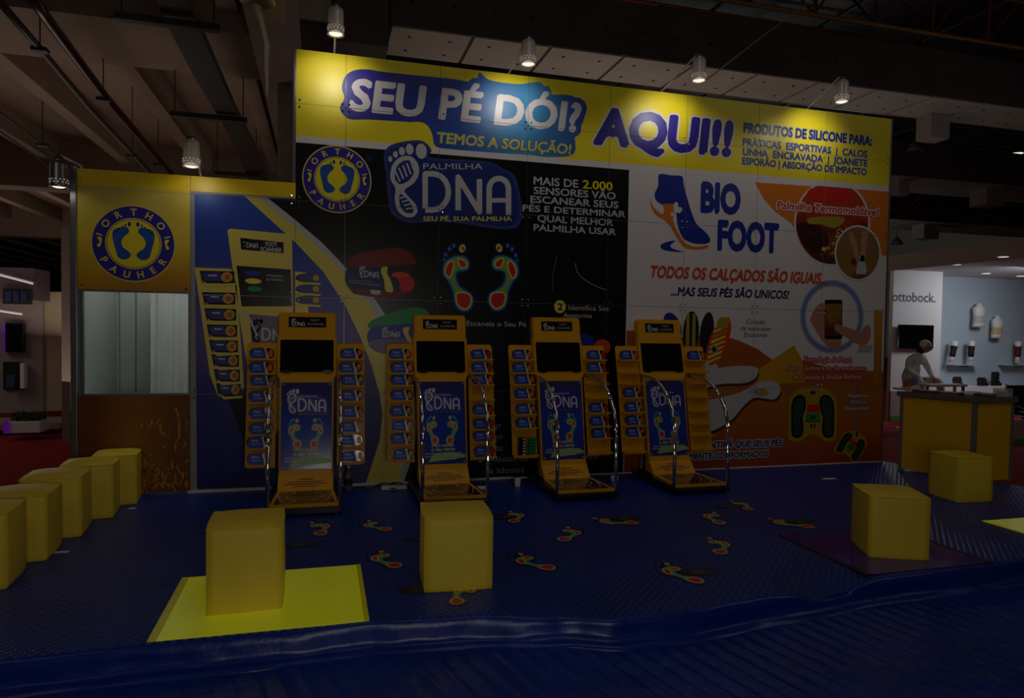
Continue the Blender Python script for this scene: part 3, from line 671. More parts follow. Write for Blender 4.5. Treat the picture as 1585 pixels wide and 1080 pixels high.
i2 = [(430, 560), (480, 535), (600, 505), (700, 480), (800, 425), (870, 412), (925, 435), (935, 480), (900, 520), (840, 515), (780, 512), (720, 560), (650, 640), (560, 695), (460, 725), (420, 720)]
for q in (i1, i2):
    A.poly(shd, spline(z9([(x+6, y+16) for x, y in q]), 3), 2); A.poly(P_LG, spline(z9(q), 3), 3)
A.poly(P_GRY, z9(ell(820, 480, 44, 24, .1, 16)), 4); A.poly(P_AMB, z9(ell(838, 485, 25, 14, .1, 14)), 5)
wbuild(A, 'grey_insole_print')
A = Art()
for (cx, cy, rx, ry, rot, c) in ((305, 95, 48, 85, -.35, P_PUR), (413, 130, 47, 125, .05, P_INK), (505, 130, 40, 120, .12, P_INK), (575, 180, 55, 150, .35, P_ORR)):
    A.poly(c, z9(ell(cx, cy, rx, ry, rot, 24)), 3+cx*.002)
for dx in (-18, 18): A.poly(P_GG, z9([(405+dx, 20), (422+dx, 20), (420+dx, 235), (398+dx, 235)]), 5)
for k in range(9):
    x = 545+k*7; y = 300-k*30; A.poly(random.choice([P_GG, P_CRM, P_YEL]), z9([(x-45, y), (x+45, y-35), (x+40, y-22), (x-40, y+14)]), 5+.1*k)
A.poly(P_GG, z9(ell(600, 75, 34, 36, .3, 16)), 6); A.poly(P_GRY, z9(ell(548, 228, 20, 24, 0, 14)), 6.5); A.poly(P_INK, z9(ell(548, 228, 12, 15, 0, 12)), 7)
A.poly(P_LG, z9(ell(520, 330, 50, 28, 0, 16)), 3.5)
wbuild(A, 'patterned_insole_print')
def z6(L): return wpts([(1180+x/6, 380+y/6) for x, y in L])
A = Art(); ring = ell(645, 660, 275, 320, 0, 40); P_RB = pm('ring_blue', (120, 140, 190)); P_RB2 = pm('ring_pale', (170, 175, 200))
for k, (a, c) in enumerate(((34, P_RB2), (20, P_RB))):
    A.stroke(c, z6(ell(645, 660, 270, 312, 0, 40)), a*.0026, 2+k, close=True)
A.poly(P_SKIN, spline(z6([(520, 550), (570, 540), (590, 700), (600, 860), (720, 870), (730, 930), (680, 965), (600, 930), (520, 830), (470, 740), (445, 680), (480, 600)]), 3), 4)
A.poly(P_BLK, z6([(578, 512), (590, 503), (728, 503), (742, 515), (740, 860), (728, 870), (588, 868), (577, 858)]), 5)
shade('phone', 2, [(1.7, (40, 40, 16)), (1.85, (110, 60, 20)), (2.0, (90, 20, 10)), (2.2, (150, 100, 40))]); A.poly(MC['photo_phone'], z6([(584, 540), (736, 540), (733, 835), (582, 835)]), 6)
A.poly(P_SKIN, spline(z6([(665, 740), (700, 730), (820, 770), (920, 800), (935, 760), (985, 735), (1005, 790), (990, 880), (930, 930), (860, 900), (760, 840), (690, 800)]), 3), 7)
A.poly(P_GG, z6(ell(690, 760, 26, 34, 0, 12)), 6.5)
for k in range(5): A.poly(P_GRY, z6([(880+k*25, 990), (905+k*25, 925), (920+k*25, 925), (895+k*25, 995)]), 7.5)
wbuild(A, 'phone_print')
A = Art(); hr = [(P_RED, .13, 7.5)]
wtext(A, P_LG, 'Tecnologia de Ponta', 1243.5, 552, 560, 1318, 8, .01, .12, hr); wtext(A, P_LG, 'Com o Software de Gerenciamento', 1217, 566, 573, 1341, 8, .01, .12, hr)
wtext(A, P_LG, 'de Consulta e Análise BioFoot', 1227, 579, 587, 1332, 8, .01, .12, hr); wbuild(A, 'technology_lettering')
def z5(L): return wpts([(1200+x/6.75, 580+y/6.75) for x, y in L])
P_DEV = pm('device_yellow', (176, 150, 30))
def device(A, f):
    A.poly(P_DEV, spline([f(*p) for p in [(145, 300), (170, 220), (250, 150), (390, 120), (520, 140), (610, 210), (645, 300), (640, 480), (640, 640), (600, 685), (520, 690), (460, 650), (390, 625), (320, 645), (260, 695), (170, 690), (130, 640), (145, 480)]], 3), 3)
    for cx in (235, 545):
        A.poly(P_BLK, spline([f(cx+(x if cx < 300 else -x), y) for x, y in ((-70, 330), (-40, 240), (30, 205), (80, 250), (80, 350), (50, 440), (60, 560), (40, 640), (-20, 660), (-65, 620), (-70, 450))], 3), 4)
        A.poly(P_DGR, spline([f(cx+(x if cx < 300 else -x), y) for x, y in ((-48, 330), (-25, 260), (30, 232), (60, 265), (58, 350), (30, 440), (35, 560), (20, 615), (-15, 630), (-45, 600), (-48, 450))], 3), 5)
    for q, c in (([(335, 312), (455, 312), (465, 390), (325, 390)], P_RED), ([(325, 402), (462, 402), (470, 478), (315, 478)], P_GRN), ([(315, 482), (470, 482), (470, 492), (315, 492)], P_BLK), ([(372, 425), (388, 425), (388, 462), (372, 462)], P_BLK), ([(400, 425), (416, 425), (416, 462), (400, 462)], P_BLK), ([(368, 510), (384, 510), (384, 555), (368, 555)], P_BLK), ([(400, 510), (416, 510), (416, 555), (400, 555)], P_BLK)):
        A.poly(c, [f(*p) for p in q], 6)
    A.poly(P_PUR, [f(*p) for p in ell(392, 185, 30, 20, 0, 16)], 6)
A = Art(); device(A, lambda x, y: wpx(1200+x/6.75, 580+y/6.75)); wbuild(A, 'foot_platform_print')
A = Art()
def fsm(x, y):
    a, b = (x-390)*.55, (y-400)*.52; r = .5; X = 800+a*cos(r)-b*sin(r); Y = 730+a*sin(r)+b*cos(r)
    return wpx(1200+X/6.75, 580+Y/6.75)
device(A, fsm); A.stroke(P_LIL, z5([(860, 30), (862, 200)]), .04, 3); A.stroke(P_LIL, z5([(855, 375), (852, 640)]), .03, 3)
wtext(A, P_LG, 'Plataforma', 1312, 609.5, 615, 1344, 8, .02, 0, [(P_LIL, .1, 7.5)]); wtext(A, P_LG, 'Prática e', 1316, 619, 624.5, 1339, 8, .02, 0, [(P_LIL, .1, 7.5)]); wtext(A, P_LG, 'Desmontável', 1307, 629, 634.5, 1344, 8, .02, 0, [(P_LIL, .1, 7.5)])
wbuild(A, 'foot_platform_print')
A = Art(); h = [(P_LG, .15, 5.5)]
wtext(A, P_NAV, 'VOCÊ SENTIRÁ QUE SEUS PÉS', 1049, 685, 695.5, 1210, 7, .035, .14, h); wtext(A, P_NAV, 'MENTE CONFORMADOS', 1066, 701.5, 711.5, 1188, 7, .035, .14, h)
wbuild(A, 'comfort_lettering')
# --- service window with white folding curtain inside the booth's store room
win = tag(empty('window_1', (0, 0, 0)), kind='structure')
bm = bmesh.new()
box(bm, -2.5, -1.5, -.02, .03, WZ0-.02, WZ0); box(bm, -2.5, -1.5, -.02, .03, WZ1, WZ1+.02); box(bm, -1.52, -1.5, -.02, .03, WZ0, WZ1)
obj('window_frame', bm, ALU, win)
room = struct('wall_store_room')
PL = mat('store_room_white', (205, 212, 205), .5)
obj('back_skin', bbox(-2.5, -.2, 1.3, 1.34, 0, 3.1), PL, room)
obj('side_skin', bbox(-2.52, -2.5, .06, 1.34, 0, 3.1), PL, room)
obj('side_skin', bbox(-.22, -.2, .06, 1.34, 0, 3.1), PL, room)
obj('roof_skin', bbox(-2.5, -.2, .06, 1.34, 3.1, 3.13), PL, room)
for k in range(3): obj('slat', bbox(-2.46+k*.17, -2.30+k*.17, 1.26, 1.3, 0, 3.0, .012), PL, room)
cur = thing('folding_curtain', 'white pleated folding curtain seen through the window in the left wall', 'curtain', (-1.45, .75, .02))
pts = []
bm = bmesh.new(); N = 60; top = []; bot = []
for i in range(N+1):
    x = -.58+i*1.15/N; y = .03*sin(i*.75)+.012*sin(i*2.1)
    top.append(bm.verts.new((x, y, 2.28))); bot.append(bm.verts.new((x, y, 0)))
for i in range(N): bm.faces.new((bot[i], bot[i+1], top[i+1], top[i]))
bmesh.ops.solidify(bm, geom=bm.faces[:], thickness=.004)
obj('curtain_cloth', bm, mat('curtain_cloth', (215, 215, 212), .6), cur, smooth=True); obj('curtain_rail', bbox(-.6, .6, -.05, .05, 2.28, 2.36, .01), WHITE, cur)
light('store_room_lamp', 'AREA', (-1.7, .35, 2.95), 30, (.93, 1, .93), (-1.7, .8, 1), .5)
# ================================================================== WALL LAMPS
GLOWB = mat('lit_bulb', (255, 240, 215), .3, emit=7.5)
GLAS = mat('perforated_lamp_glass', (205, 200, 195), .12, alpha=.55, spec=.8)
def wall_lamp(label, x, z, y, wx, power, group='lamps along the top of the display wall', ground=TOPZ, body=None, ang=125, arm=True, tgt=None, hot=0, hz=-.16, hx=0):
    t = thing('wall_spotlight', label, 'lamp', (x, y, z), 0, group); t.scale = (1.25, 1.25, 1.1)
    bm = bmesh.new(); lathe(bm, [(.052, .20), (.058, .17), (.06, .0), (.066, -.02), (.062, -.022), (.056, .0), (.054, .16), (.03, .19)], 18)
    obj('lamp_shade', bm, body or GLAS, t, True)
    bm = bmesh.new(); lathe(bm, [(.03, .24), (.034, .2), (.034, .17), (.02, .16)], 12); obj('lamp_socket', bm, ALU, t, True)
    bm = bmesh.new(); lathe(bm, [(.012, .02), (.046, .0), (.05, -.012), (.03, -.022), (.005, -.026)], 16); obj('bulb', bm, GLOWB, t, True)
    if arm:
        bm = bmesh.new(); tube(bm, [(0, .02, .22), (0, .04, .26), (wx-x, -y-.02, ground-z+.01), (wx-x, -y-.01, ground-z-.06)], .008, 6); obj('arm', bm, WHITE, t)
    bm = bmesh.new()
    for ring in range(2):
        for k in range(14):
            a = 2*pi*k/14+ring*.2; lathe(bm, [(.005, 0), (.005, .002)], 6, Matrix.Translation((.0605*cos(a), .0605*sin(a), .02+ring*.022)) @ Matrix.Rotation(a+pi/2, 4, 'Z') @ Matrix.Rotation(pi/2, 4, 'X'))
    tag(obj('vent_dots', bm, mat('bright_vent', (255, 245, 225), .3, emit=1.6), t), kind='stuff')
    light('lamp_beam', 'SPOT', (0, .0, -.035), power, (1, .93, .82), tgt or (0, .55, -.62), .05, angle=ang, blend=.5, smooth=.3, parent=t)
    if hot: light('lamp_hot_beam', 'SPOT', (0, .02, -.04), hot, (1, .95, .88), (wx-x+hx, -y, hz), .09, angle=82, blend=1., smooth=.12, parent=t)
    return t
LAMPS = [(-.12, 4.49, -.7, -.12, 'leftmost spotlight on an arm above the word SEU'), (1.79, 4.43, -.7, 1.79, 'spotlight on an arm above the question in the banner'),
         (3.75, 4.48, -.7, 3.7, 'spotlight on an arm above the word AQUI'), (5.63, 4.44, -.7, 5.75, 'rightmost spotlight on an arm above the product list')]
for x, z, y, wx, lb in LAMPS: wall_lamp(lb, x, z, y, wx, 62, hot=120)
wall_lamp('spotlight standing above the yellow band of the low left wall', -1.42, 3.2, -.45, -1.42, 28, hot=14, hz=-.12, group='lamps of the low left wall', ground=LTOP)
wall_lamp('small bright spotlight at the far left end of the low wall', -2.6, 2.98, -.18, -2.5, 10, 'lamps of the low left wall', ground=LTOP, body=ALU, arm=True, ang=150)
# ================================================================== KIOSKS
KP = [(0.20, -.455), (1.16, -.262), (1.5, -.17), (1.84, -.10)]
def ky(z):
    if z <= KP[0][0]: return KP[0][1]
    for (a, ya), (b, yb) in zip(KP, KP[1:]):
        if z <= b: return ya+(yb-ya)*(z-a)/(b-a)
    return KP[-1][1]
KW = [(.10, .262), (.2, .262), (.5, .262), (.9, .268), (1.13, .270), (1.16, .272), (1.2, .292), (1.3, .294), (1.5, .294), (1.57, .294), (1.60, .284), (1.80, .284), (1.825, .279), (1.84, .262)]
SHV = [AY(547, v, -.3).z for v in (556.5, 578, 597, 620.5, 645, 667, 686.5, 710)]
def build_poster():
    A = Art(); bg = ramp_mat('poster_ground', 2, [(.28, (40, 44, 120)), (.7, (34, 60, 170)), (1.13, (50, 52, 110))], .16, noise=.1)
    A.rect(bg, -.245, .28, .245, 1.13, 0)
    L = dna_logo(P_LG, MC['print_violet_blue'], None, False); k = .40/200
    A.add(L, lambda x, y: (-.20+(x-597)*k, 1.075+(y+218)*k*1.05), 1)
    A.rect(P_BLK, -.08, .805, .2, .825, 2); A.text(P_GRY, 'SEU PÉ, SUA PALMILHA', -.075, .809, .195, .011, 3)
    H = heat_foot(P_CYA)
    A.add(H, lambda x, y: (-.115+x*.27, .625+y*.29), 2); A.add(H, lambda x, y: (.105-x*.27, .625+y*.29), 2)
    A.poly(P_LIM, [(-.16, .30), (.24, .34), (.24, .37), (.1, .40), (-.1, .385)], .5)
    A.text(P_CRM, 'FAÇA AGORA', -.12, .455, .12, .026, 3, .02); A.text(P_CRM, 'O SEU TESTE!', -.125, .412, .125, .026, 3, .02)
    A.text(P_LG, 'MAIS DE 2.000 SENSORES VÃO', -.20, .378, .20, .017, 3, .01); A.text(P_LG, 'ESCANEAR SEUS PÉS E INDICAR', -.21, .35, .21, .017, 3, .01); A.text(P_LG, 'QUAL PALMILHA USAR', -.14, .322, .14, .017, 3, .01)
    for x in (-.225, .225):
        for z in (.3, 1.11): A.poly(P_WHI, ell(x, z, .006, .006, 0, 8), 3)
    return A
def make_kiosk(label, x):
    t = thing('foot_scanner_kiosk', label, 'kiosk', (x, 0, 0), 0, 'foot scanner kiosks along the wall')
    bm = bmesh.new(); bs = box(bm, -.335, .335, -1.17, -.12, .02, .075)
    bmesh.ops.bevel(bm, geom=bm.edges[:], offset=.018, segments=3, affect='EDGES'); obj('base', bm, NAVY, t)
    bm = bmesh.new()
    for a in (-.28, .28):
        for b in (-1.1, -.2): lathe(bm, [(.02, 0), (.02, .022)], 10, Matrix.Translation((a, b, 0)))
    obj('feet', bm, BLACKP, t)
    # yellow tread frame around scanning glass, sloping plate
    bm = bmesh.new()
    prism(bm, [(-.30, -1.13), (.30, -1.13), (.262, -.53), (-.262, -.53)], lambda a, b: Vector((a, b, .075)), lambda a, b: Vector((a, b, .098)))
    obj('tread_frame', bm, YEL, t)
    A = Art(); GLB = mat('scanner_glass', (70, 44, 14), .08)
    A.poly(GLB, [(-.265, -1.09), (.265, -1.09), (.235, -.60), (-.235, -.60)], 0)
    ft = [(x_*.33, y_*.40) for x_, y_ in BLUFOOT]
    for s in (-1, 1): A.stroke(P_LG, [(s*(.13-x_)-0, -.85+y_*.9) for x_, y_ in ft], .007, 1, True)
    A.text(P_LG, 'FOOT SCANNER', -.055, -.86, .055, .018, 1.5)
    A.build('scanner_glass', lambda a, b, L: Vector((a, b, .1+.0006*L)), t)
    bm = bmesh.new(); prism(bm, [(-.42, .235), (-.44, .235), (-.565, .098), (-.545, .09), (-.42, .1)], lambda a, b: Vector((-.262, a, b)), lambda a, b: Vector((.262, a, b)))
    pl = obj('sloping_plate', bm, YEL, t)
    A = Art(); A.text(P_INK, 'AFASTAR OS PÉS', -.09, .06, .09, .018, 0, .02) if False else A.text(P_INK, 'ATENÇÃO', -.07, .115, .07, .018, 0, .02)
    A.stroke(P_BRN, [(-.16, .095), (.16, .095)], .008, 0); A.stroke(P_BRN, [(-.2, .07), (.2, .07)], .008, 0); A.stroke(P_BRN, [(-.12, .045), (.12, .045)], .007, 0)
    A.build('plate_print', lambda a, b, L: Vector((a, -.566+b*.66-.0015, .099+b*.73+.001)), pl)
    # column: lofted leaning slab with shoulders at the screen
    bm = bmesh.new(); rows = []
    for z, wd in KW:
        y = ky(z); rows.append([bm.verts.new(p) for p in ((-wd+.01, y, z), (wd-.01, y, z), (wd, y+.012, z), (wd, y+.10, z), (-wd, y+.10, z), (-wd, y+.012, z))])
    for Aa, B in zip(rows, rows[1:]):
        for k in range(6): bm.faces.new((Aa[k], Aa[(k+1) % 6], B[(k+1) % 6], B[k]))
    bm.faces.new(rows[0]); bm.faces.new(rows[-1][::-1]); obj('column', bm, YEL, t)
    bm = bmesh.new()
    for s in (-1, 1): tube(bm, [(s*.2, -.12, .05), (s*.2, -.1, .5), (s*.2, .0-.03, 1.2)], .02, 8)
    obj('rear_strut', bm, NAVY, t)
    # front-surface map: local x, height z, layer
    fs = lambda a, z, L: Vector((a, ky(z)-.004-.0006*L, z))
    def slab(name, x0, x1, z0, z1, d0, d1, m, bev=0):
        bm = bmesh.new(); rr = []
        for z in (z0, z1):
            y = ky(z); rr.append([bm.verts.new(p) for p in ((x0, y-d1, z), (x1, y-d1, z), (x1, y-d0, z), (x0, y-d0, z))])
        Aa, B = rr
        for k in range(4): bm.faces.new((Aa[k], Aa[(k+1) % 4], B[(k+1) % 4], B[k]))
        bm.faces.new(Aa[::-1]); bm.faces.new(B)
        if bev: bmesh.ops.bevel(bm, geom=bm.edges[:], offset=bev, segments=2, affect='EDGES')
        return obj(name, bm, m, t)
    sc = slab('screen', -.262, .262, 1.235, 1.56, -.01, .012, BLACKP, .006)
    bm = bmesh.new()
    for (a0, a1) in ((-.24, .24),):
        y0, y1 = ky(1.26), ky(1.545); vs = [bm.verts.new(p) for p in ((a0, y0-.0128, 1.262), (a1, y0-.0128, 1.262), (a1, y1-.0128, 1.542), (a0, y1-.0128, 1.542))]; bm.faces.new(vs)
    obj('screen_glass', bm, SCR, sc)
    for s in (-1, 1): bm = bmesh.new(); lathe(bm, [(.05, 0), (.05, .012)], 20, Matrix.Translation((s*.2, ky(1.235)-.0, 1.24)) @ Matrix.Scale(.35, 4, (0, 0, 1)) @ Matrix.Rotation(pi/2, 4, 'X')); obj('screen_foot', bm, BLACKP, sc)
    hs = slab('header_sign', -.185, .185, 1.69, 1.795, -.005, .004, mat('sign_black', (18, 14, 16), .2))
    A = Art(); D2 = Art(); strands(D2, P_LG, P_BLK); dna_letters(D2, P_LG, 10); k = .14/200
    A.add(D2, lambda x, y: (-.165+(x-597)*k, 1.78+(y+218)*k), 0); A.build('sign_logo', lambda a, b, L: Vector((a, ky(b)-.0055-.0005*L, b)), hs); A = Art(); A.text(P_GRY, 'FOOT', .03, 1.752, .12, .022, 1, .02); A.text(P_GRY, 'SCANNER', .0, 1.712, .165, .022, 1, .02)
    A.build('sign_lettering', lambda a, b, L: Vector((a, ky(b)-.0055-.0005*L, b)), hs)
    po = build_poster().build('poster', lambda a, b, L: Vector((a, ky(b)-.003-.0005*L, b)), t)
    # chrome handrails
    for s in (-1, 1):
        bm = bmesh.new(); p = [(s*.315, -1.12, .06), (s*.315, -1.12, .35), (s*.315, -1.115, .62)]
        for q in range(1, 11):
            a = q/10*pi/2; p.append((s*.315-s*.0, -1.115+.62*(1-cos(a)), .62+.56*sin(a)))
        p += [(s*.315, -.42, 1.185), (s*.30, -.27, 1.19)]
        tube(bm, p, .0185, 10); obj('handrail', bm, CHROME, t, True)
    return t
def rack(t, s, skip=()):
    """leaning shelf wing on side s; local x from .30 to .575"""
    xa, xb = (.297, .575) if s > 0 else (-.575, -.297)
    bm = bmesh.new(); rows = []
    for z in (.30, .335, 1.16, 1.50, 1.525):
        y = ky(z)+.03; c = .02 if z in (.30, 1.525) else 0
        o0 = xa+(c if s < 0 else 0); o1 = xb-(c if s > 0 else 0)
        rows.append([bm.verts.new(p) for p in ((o0, y, z), (o1, y, z), (o1, y+.014, z), (o0, y+.014, z))])
    for Aa, B in zip(rows, rows[1:]):
        for k in range(4): bm.faces.new((Aa[k], Aa[(k+1) % 4], B[(k+1) % 4], B[k]))
    bm.faces.new(rows[0][::-1]); bm.faces.new(rows[-1]); obj('rack_panel', bm, YEL, t)
    for i, z in enumerate(SHV):
        if i in skip: continue
        y = ky(z)+.03; bm = bmesh.new()
        box(bm, xa+.006, xb-.006, y-.085, y, z-.007, z); box(bm, xa+.006, xb-.006, y-.090, y-.085, z-.007, z+.008)
        obj('shelf', bm, YEL, t)
# insole packs (prototype colours), origin at base centre
PW, PH = .242, .112
BEAN = spline([(-.46, -.1), (-.40, .38), (-.1, .5), (.25, .48), (.46, .3), (.5, -.08), (.42, -.42), (.1, -.5), (-.3, -.48)], 3)
BLIS = mat('clear_blister', (30, 30, 36), .12, spec=.7)
SLV = mat('blue_card_sleeve', (34, 66, 165), .42, spec=.3); SLVB = mat('cream_card_band', (215, 195, 120), .25)
EVA = {'orange': mat('orange_insole', (214, 96, 40), .3), 'red': mat('red_insole', (170, 24, 26), .3), 'green': mat('green_insole', (24, 120, 60), .3), 'blue': mat('dark_blue_insole', (26, 32, 90), .3)}
PACK = {}
def make_pack(kind):
    t = empty('insole_pack'); bm = bmesh.new()
    prism(bm, BEAN, lambda a, b: Vector((a*PW, -.012, (b+.5)*PH)), lambda a, b: Vector((a*PW*.96, .016, (b+.5)*PH))); obj('blister', bm, BLIS, t)
    sl = [(a, b) for a, b in BEAN if a < .12]; 
    bm = bmesh.new(); prism(bm, [(-.44, -.12), (-.40, .32), (-.3, .44), (-.08, .49), (.12, .49), (.17, .2), (.2, -.49), (-.3, -.46), (-.40, -.36)], lambda a, b: Vector((a*PW, -.016, (b+.5)*PH)), lambda a, b: Vector((a*PW, -.004, (b+.5)*PH)))
    s = obj('sleeve', bm, SLV, t)
    A = Art(); A.text(P_LG, 'DNA', -.052, .062, -.002, .02, 0, .02); A.stroke(P_LG, [(-.066, .062), (-.058, .08), (-.062, .088)], .006, 0)
    A.stroke(P_PBL, [(-.07, .045), (.02, .043)], .004, 0); A.stroke(P_PBL, [(-.07, .035), (.01, .033)], .003, 0)
    A.build('sleeve_lettering', lambda a, b, L: Vector((a, -.0165-.0004*L, b)), s)
    bm = bmesh.new(); prism(bm, spline([(.12, .49), (.2, .5), (.19, .25), (.25, -.1), (.30, -.49), (.2, -.5), (.18, -.1), (.13, .2)], 2), lambda a, b: Vector((a*PW, -.018, (b+.5)*PH)), lambda a, b: Vector((a*PW, -.006, (b+.5)*PH))); obj('card_band', bm, SLVB, t)
    bm = bmesh.new(); prism(bm, ell(.365, .0, .095, .34, 0, 14), lambda a, b: Vector((a*PW, -.0165, (b+.5)*PH)), lambda a, b: Vector((a*PW, -.006, (b+.5)*PH))); obj('insole', bm, EVA['orange' if kind != 'red' else 'red'], t)
    if kind in ('green', 'blue', 'red'):
        bm = bmesh.new(); prism(bm, ell(.40, -.2, .085, .2, 0, 12), lambda a, b: Vector((a*PW, -.0175, (b+.5)*PH)), lambda a, b: Vector((a*PW, -.008, (b+.5)*PH))); obj('heel_cup', bm, EVA[kind], t)
    return t
ordn = ['top', 'second', 'third', 'fourth', 'fifth', 'sixth', 'seventh', 'lowest']
def put_pack(kx, kn, s, i, kind, dx=0.):
    lab = 'blue pack with %s insole, %s shelf, %s rack of %s' % (kind, ordn[i], 'right' if s > 0 else 'left', kn)
    if kind not in PACK: PACK[kind] = o = make_pack(kind)
    else: o = tree_copy(PACK[kind])
    z = SHV[i]; o.location = (kx+s*.436+dx, ky(z)+.03-.048, z+.001)
    # lies back against the leaning panel
    o.rotation_euler = (-radians(9), 0, random.uniform(-.05, .05))
    tag(o, lab, 'insole pack', '%s rack of the %s' % ('right' if s > 0 else 'left', kn))
KX = [-.37, 1.01, 2.35, 3.64]; KN = ['leftmost kiosk', 'second kiosk from the left', 'third kiosk from the left', 'rightmost kiosk']
KL = ['leftmost yellow foot scanner kiosk with both racks full', 'second yellow foot scanner kiosk from the left, behind the middle stool', 'third yellow foot scanner kiosk from the left with a lamp reflected in its screen', 'rightmost yellow foot scanner kiosk with nearly empty right rack']
k0 = make_kiosk(KL[0], KX[0]); ks = [k0]
for i in (1, 2, 3):
    c = tree_copy(k0); c.location = (KX[i], 0, 0); tag(c, KL[i]); ks.append(c)
for i, k in enumerate(ks):
    rack(k, -1, (6,) if i == 2 else ()); rack(k, 1)
LAY = {(0, -1): 'oooggggg', (0, 1): 'bbbbrrrr', (1, -1): 'oooogggg', (1, 1): 'rro-rrrr', (2, -1): 'oooogg--', (2, 1): 'rr--rrr-', (3, -1): 'o--bggb-', (3, 1): 'o-------'}
KD = {'o': 'orange', 'g': 'green', 'b': 'blue', 'r': 'red'}
for (i, s), q in LAY.items():
    for j, ch in enumerate(q):
        if ch != '-': put_pack(KX[i], KN[i], s, j, KD[ch], random.uniform(-.012, .012))
# bottom bay of the third kiosk: two stacks standing on end
def end_stack(label, x, m, lab):
    z = SHV[7]; t = thing('insole_stack', label, 'insole stack', (x, ky(z)+.03-.045, z+.001))
    for k in range(6):
        b = bbox(-.042+random.uniform(-.003, .003), .042, -.035, .035, k*.033, k*.033+.029, .008); obj('insole_box', b, m, t)
        if lab: obj('box_label', bbox(-.0, .028, -.037, -.0352, k*.033+.006, k*.033+.024), P_LG, t)
end_stack('stack of black boxes with white labels in the bottom bay of the third kiosk', KX[2]-.485, mat('black_card', (16, 16, 18), .3), True)
end_stack('green stack of insole boxes in the bottom bay of the third kiosk', KX[2]-.375, EVA['green'], False)
# ================================================================== STOOLS
def stool(label, corners, h, group, bulge=.02, tall=None):
    """corners: four floor points ccw from front-left"""
    c = sum((Vector((p[0], p[1], 0)) for p in corners), Vector())/4
    t = thing('pouf_stool', label, 'stool', (c.x, c.y, 0), 0, group)
    N = 8; bm = bmesh.new()
    L = [Vector((p[0]-c.x, p[1]-c.y, 0)) for p in corners]
    def P(a, b): return (L[0]*(1-a)+L[1]*a)*(1-b)+(L[3]*(1-a)+L[2]*a)*b
    levels = [0., .02, .08, .3, .5, .7, .9, .965, 1.]
    ring = [(i/N, 0) for i in range(N)]+[(1, i/N) for i in range(N)]+[(1-i/N, 1) for i in range(N)]+[(0, 1-i/N) for i in range(N)]
    rows = []
    for z in levels:
        sq = {0.: .985, .02: 1., 1.: .985}.get(z, 1.); row = []
        for a, b in ring:
            p = P(a, b); r = max(abs(a-.5), abs(b-.5)); q = 1-(abs((a-.5)*(b-.5))*4)**1.5*.035
            bl = 1+bulge*sin(pi*z)*(1-(abs((a-.5)*(b-.5))*4))
            row.append(bm.verts.new((p.x*sq*q*bl, p.y*sq*q*bl, z*h)))
        rows.append(row)
    for A, B in zip(rows, rows[1:]):
        for k in range(len(ring)): bm.faces.new((A[k], A[(k+1) % len(ring)], B[(k+1) % len(ring)], B[k]))
    bm.faces.new(rows[0][::-1]); obj('body', bm, YLEA, t, True)
    bm = bmesh.new(); g = {}
    for i in range(N+1):
        for j in range(N+1):
            a, b = i/N, j/N; p = P(a, b); d = (1-(2*a-1)**4)*(1-(2*b-1)**4); q = (1-(abs((a-.5)*(b-.5))*4)**1.5*.035)*.988
            g[i, j] = bm.verts.new((p.x*q, p.y*q, h-.004+d**.6*h*.055))
    for i in range(N):
        for j in range(N): bm.faces.new((g[i, j], g[i+1, j], g[i+1, j+1], g[i, j+1]))
    obj('seat_cushion', bm, YLEA, t, True)
    bm = bmesh.new(); rp = [(v.co.x, v.co.y, v.co.z) for v in [r for r in []]]
    pts = []
    for a, b in ring+ring[:1]:
        p = P(a, b); q = (1-(abs((a-.5)*(b-.5))*4)**1.5*.035)*.995; pts.append((p.x*q, p.y*q, h-.003))
    tube(bm, pts, .004, 5, False); obj('piping', bm, YLEA, t, True)
    return t
F = 'stools in front of the kiosks'
def sq(x, y, wd, dp, rz=0.): 
    R = Matrix.Rotation(rz, 2); return [tuple(Vector((x, y))+R @ Vector(p)) for p in ((-wd/2, -dp/2), (wd/2, -dp/2), (wd/2, dp/2), (-wd/2, dp/2))]
stool('yellow pouf stool standing on the backlit yellow floor panel', sq(-.665, -3.02, .44, .45, radians(2)), .505, F)
stool('yellow pouf stool in front of the second kiosk', sq(.655, -2.97, .46, .46, radians(-4)), .475, F)
stool('yellow pouf stool standing on the violet floor panel', sq(4.10, -3.14, .44, .44, radians(-24)), .475, F)
stool('yellow pouf stool in front of the counter at the far right', sq(6.26, -1.86, .42, .42, radians(-6)), .46, F)
Lr = 'row of stools at the left edge of the platform'
stool('yellow pouf stool farthest back in the left row, against the wheat print', sq(-2.10, -.245, .38, .36, radians(6)), .47, Lr)
stool('second yellow stool from the back in the left row', sq(-2.20, -.69, .42, .40, radians(6)), .47, Lr, .03)
stool('middle yellow stool of the left row with a domed seat', sq(-2.29, -1.22, .43, .42, radians(6)), .48, Lr, .05)
stool('second yellow stool from the front in the left row', sq(-2.33, -1.78, .42, .42, radians(4)), .47, Lr, .02)
stool('nearest yellow stool of the left row, cut by the photo edge', sq(-2.37, -2.33, .42, .40, radians(4)), .485, Lr, .08)
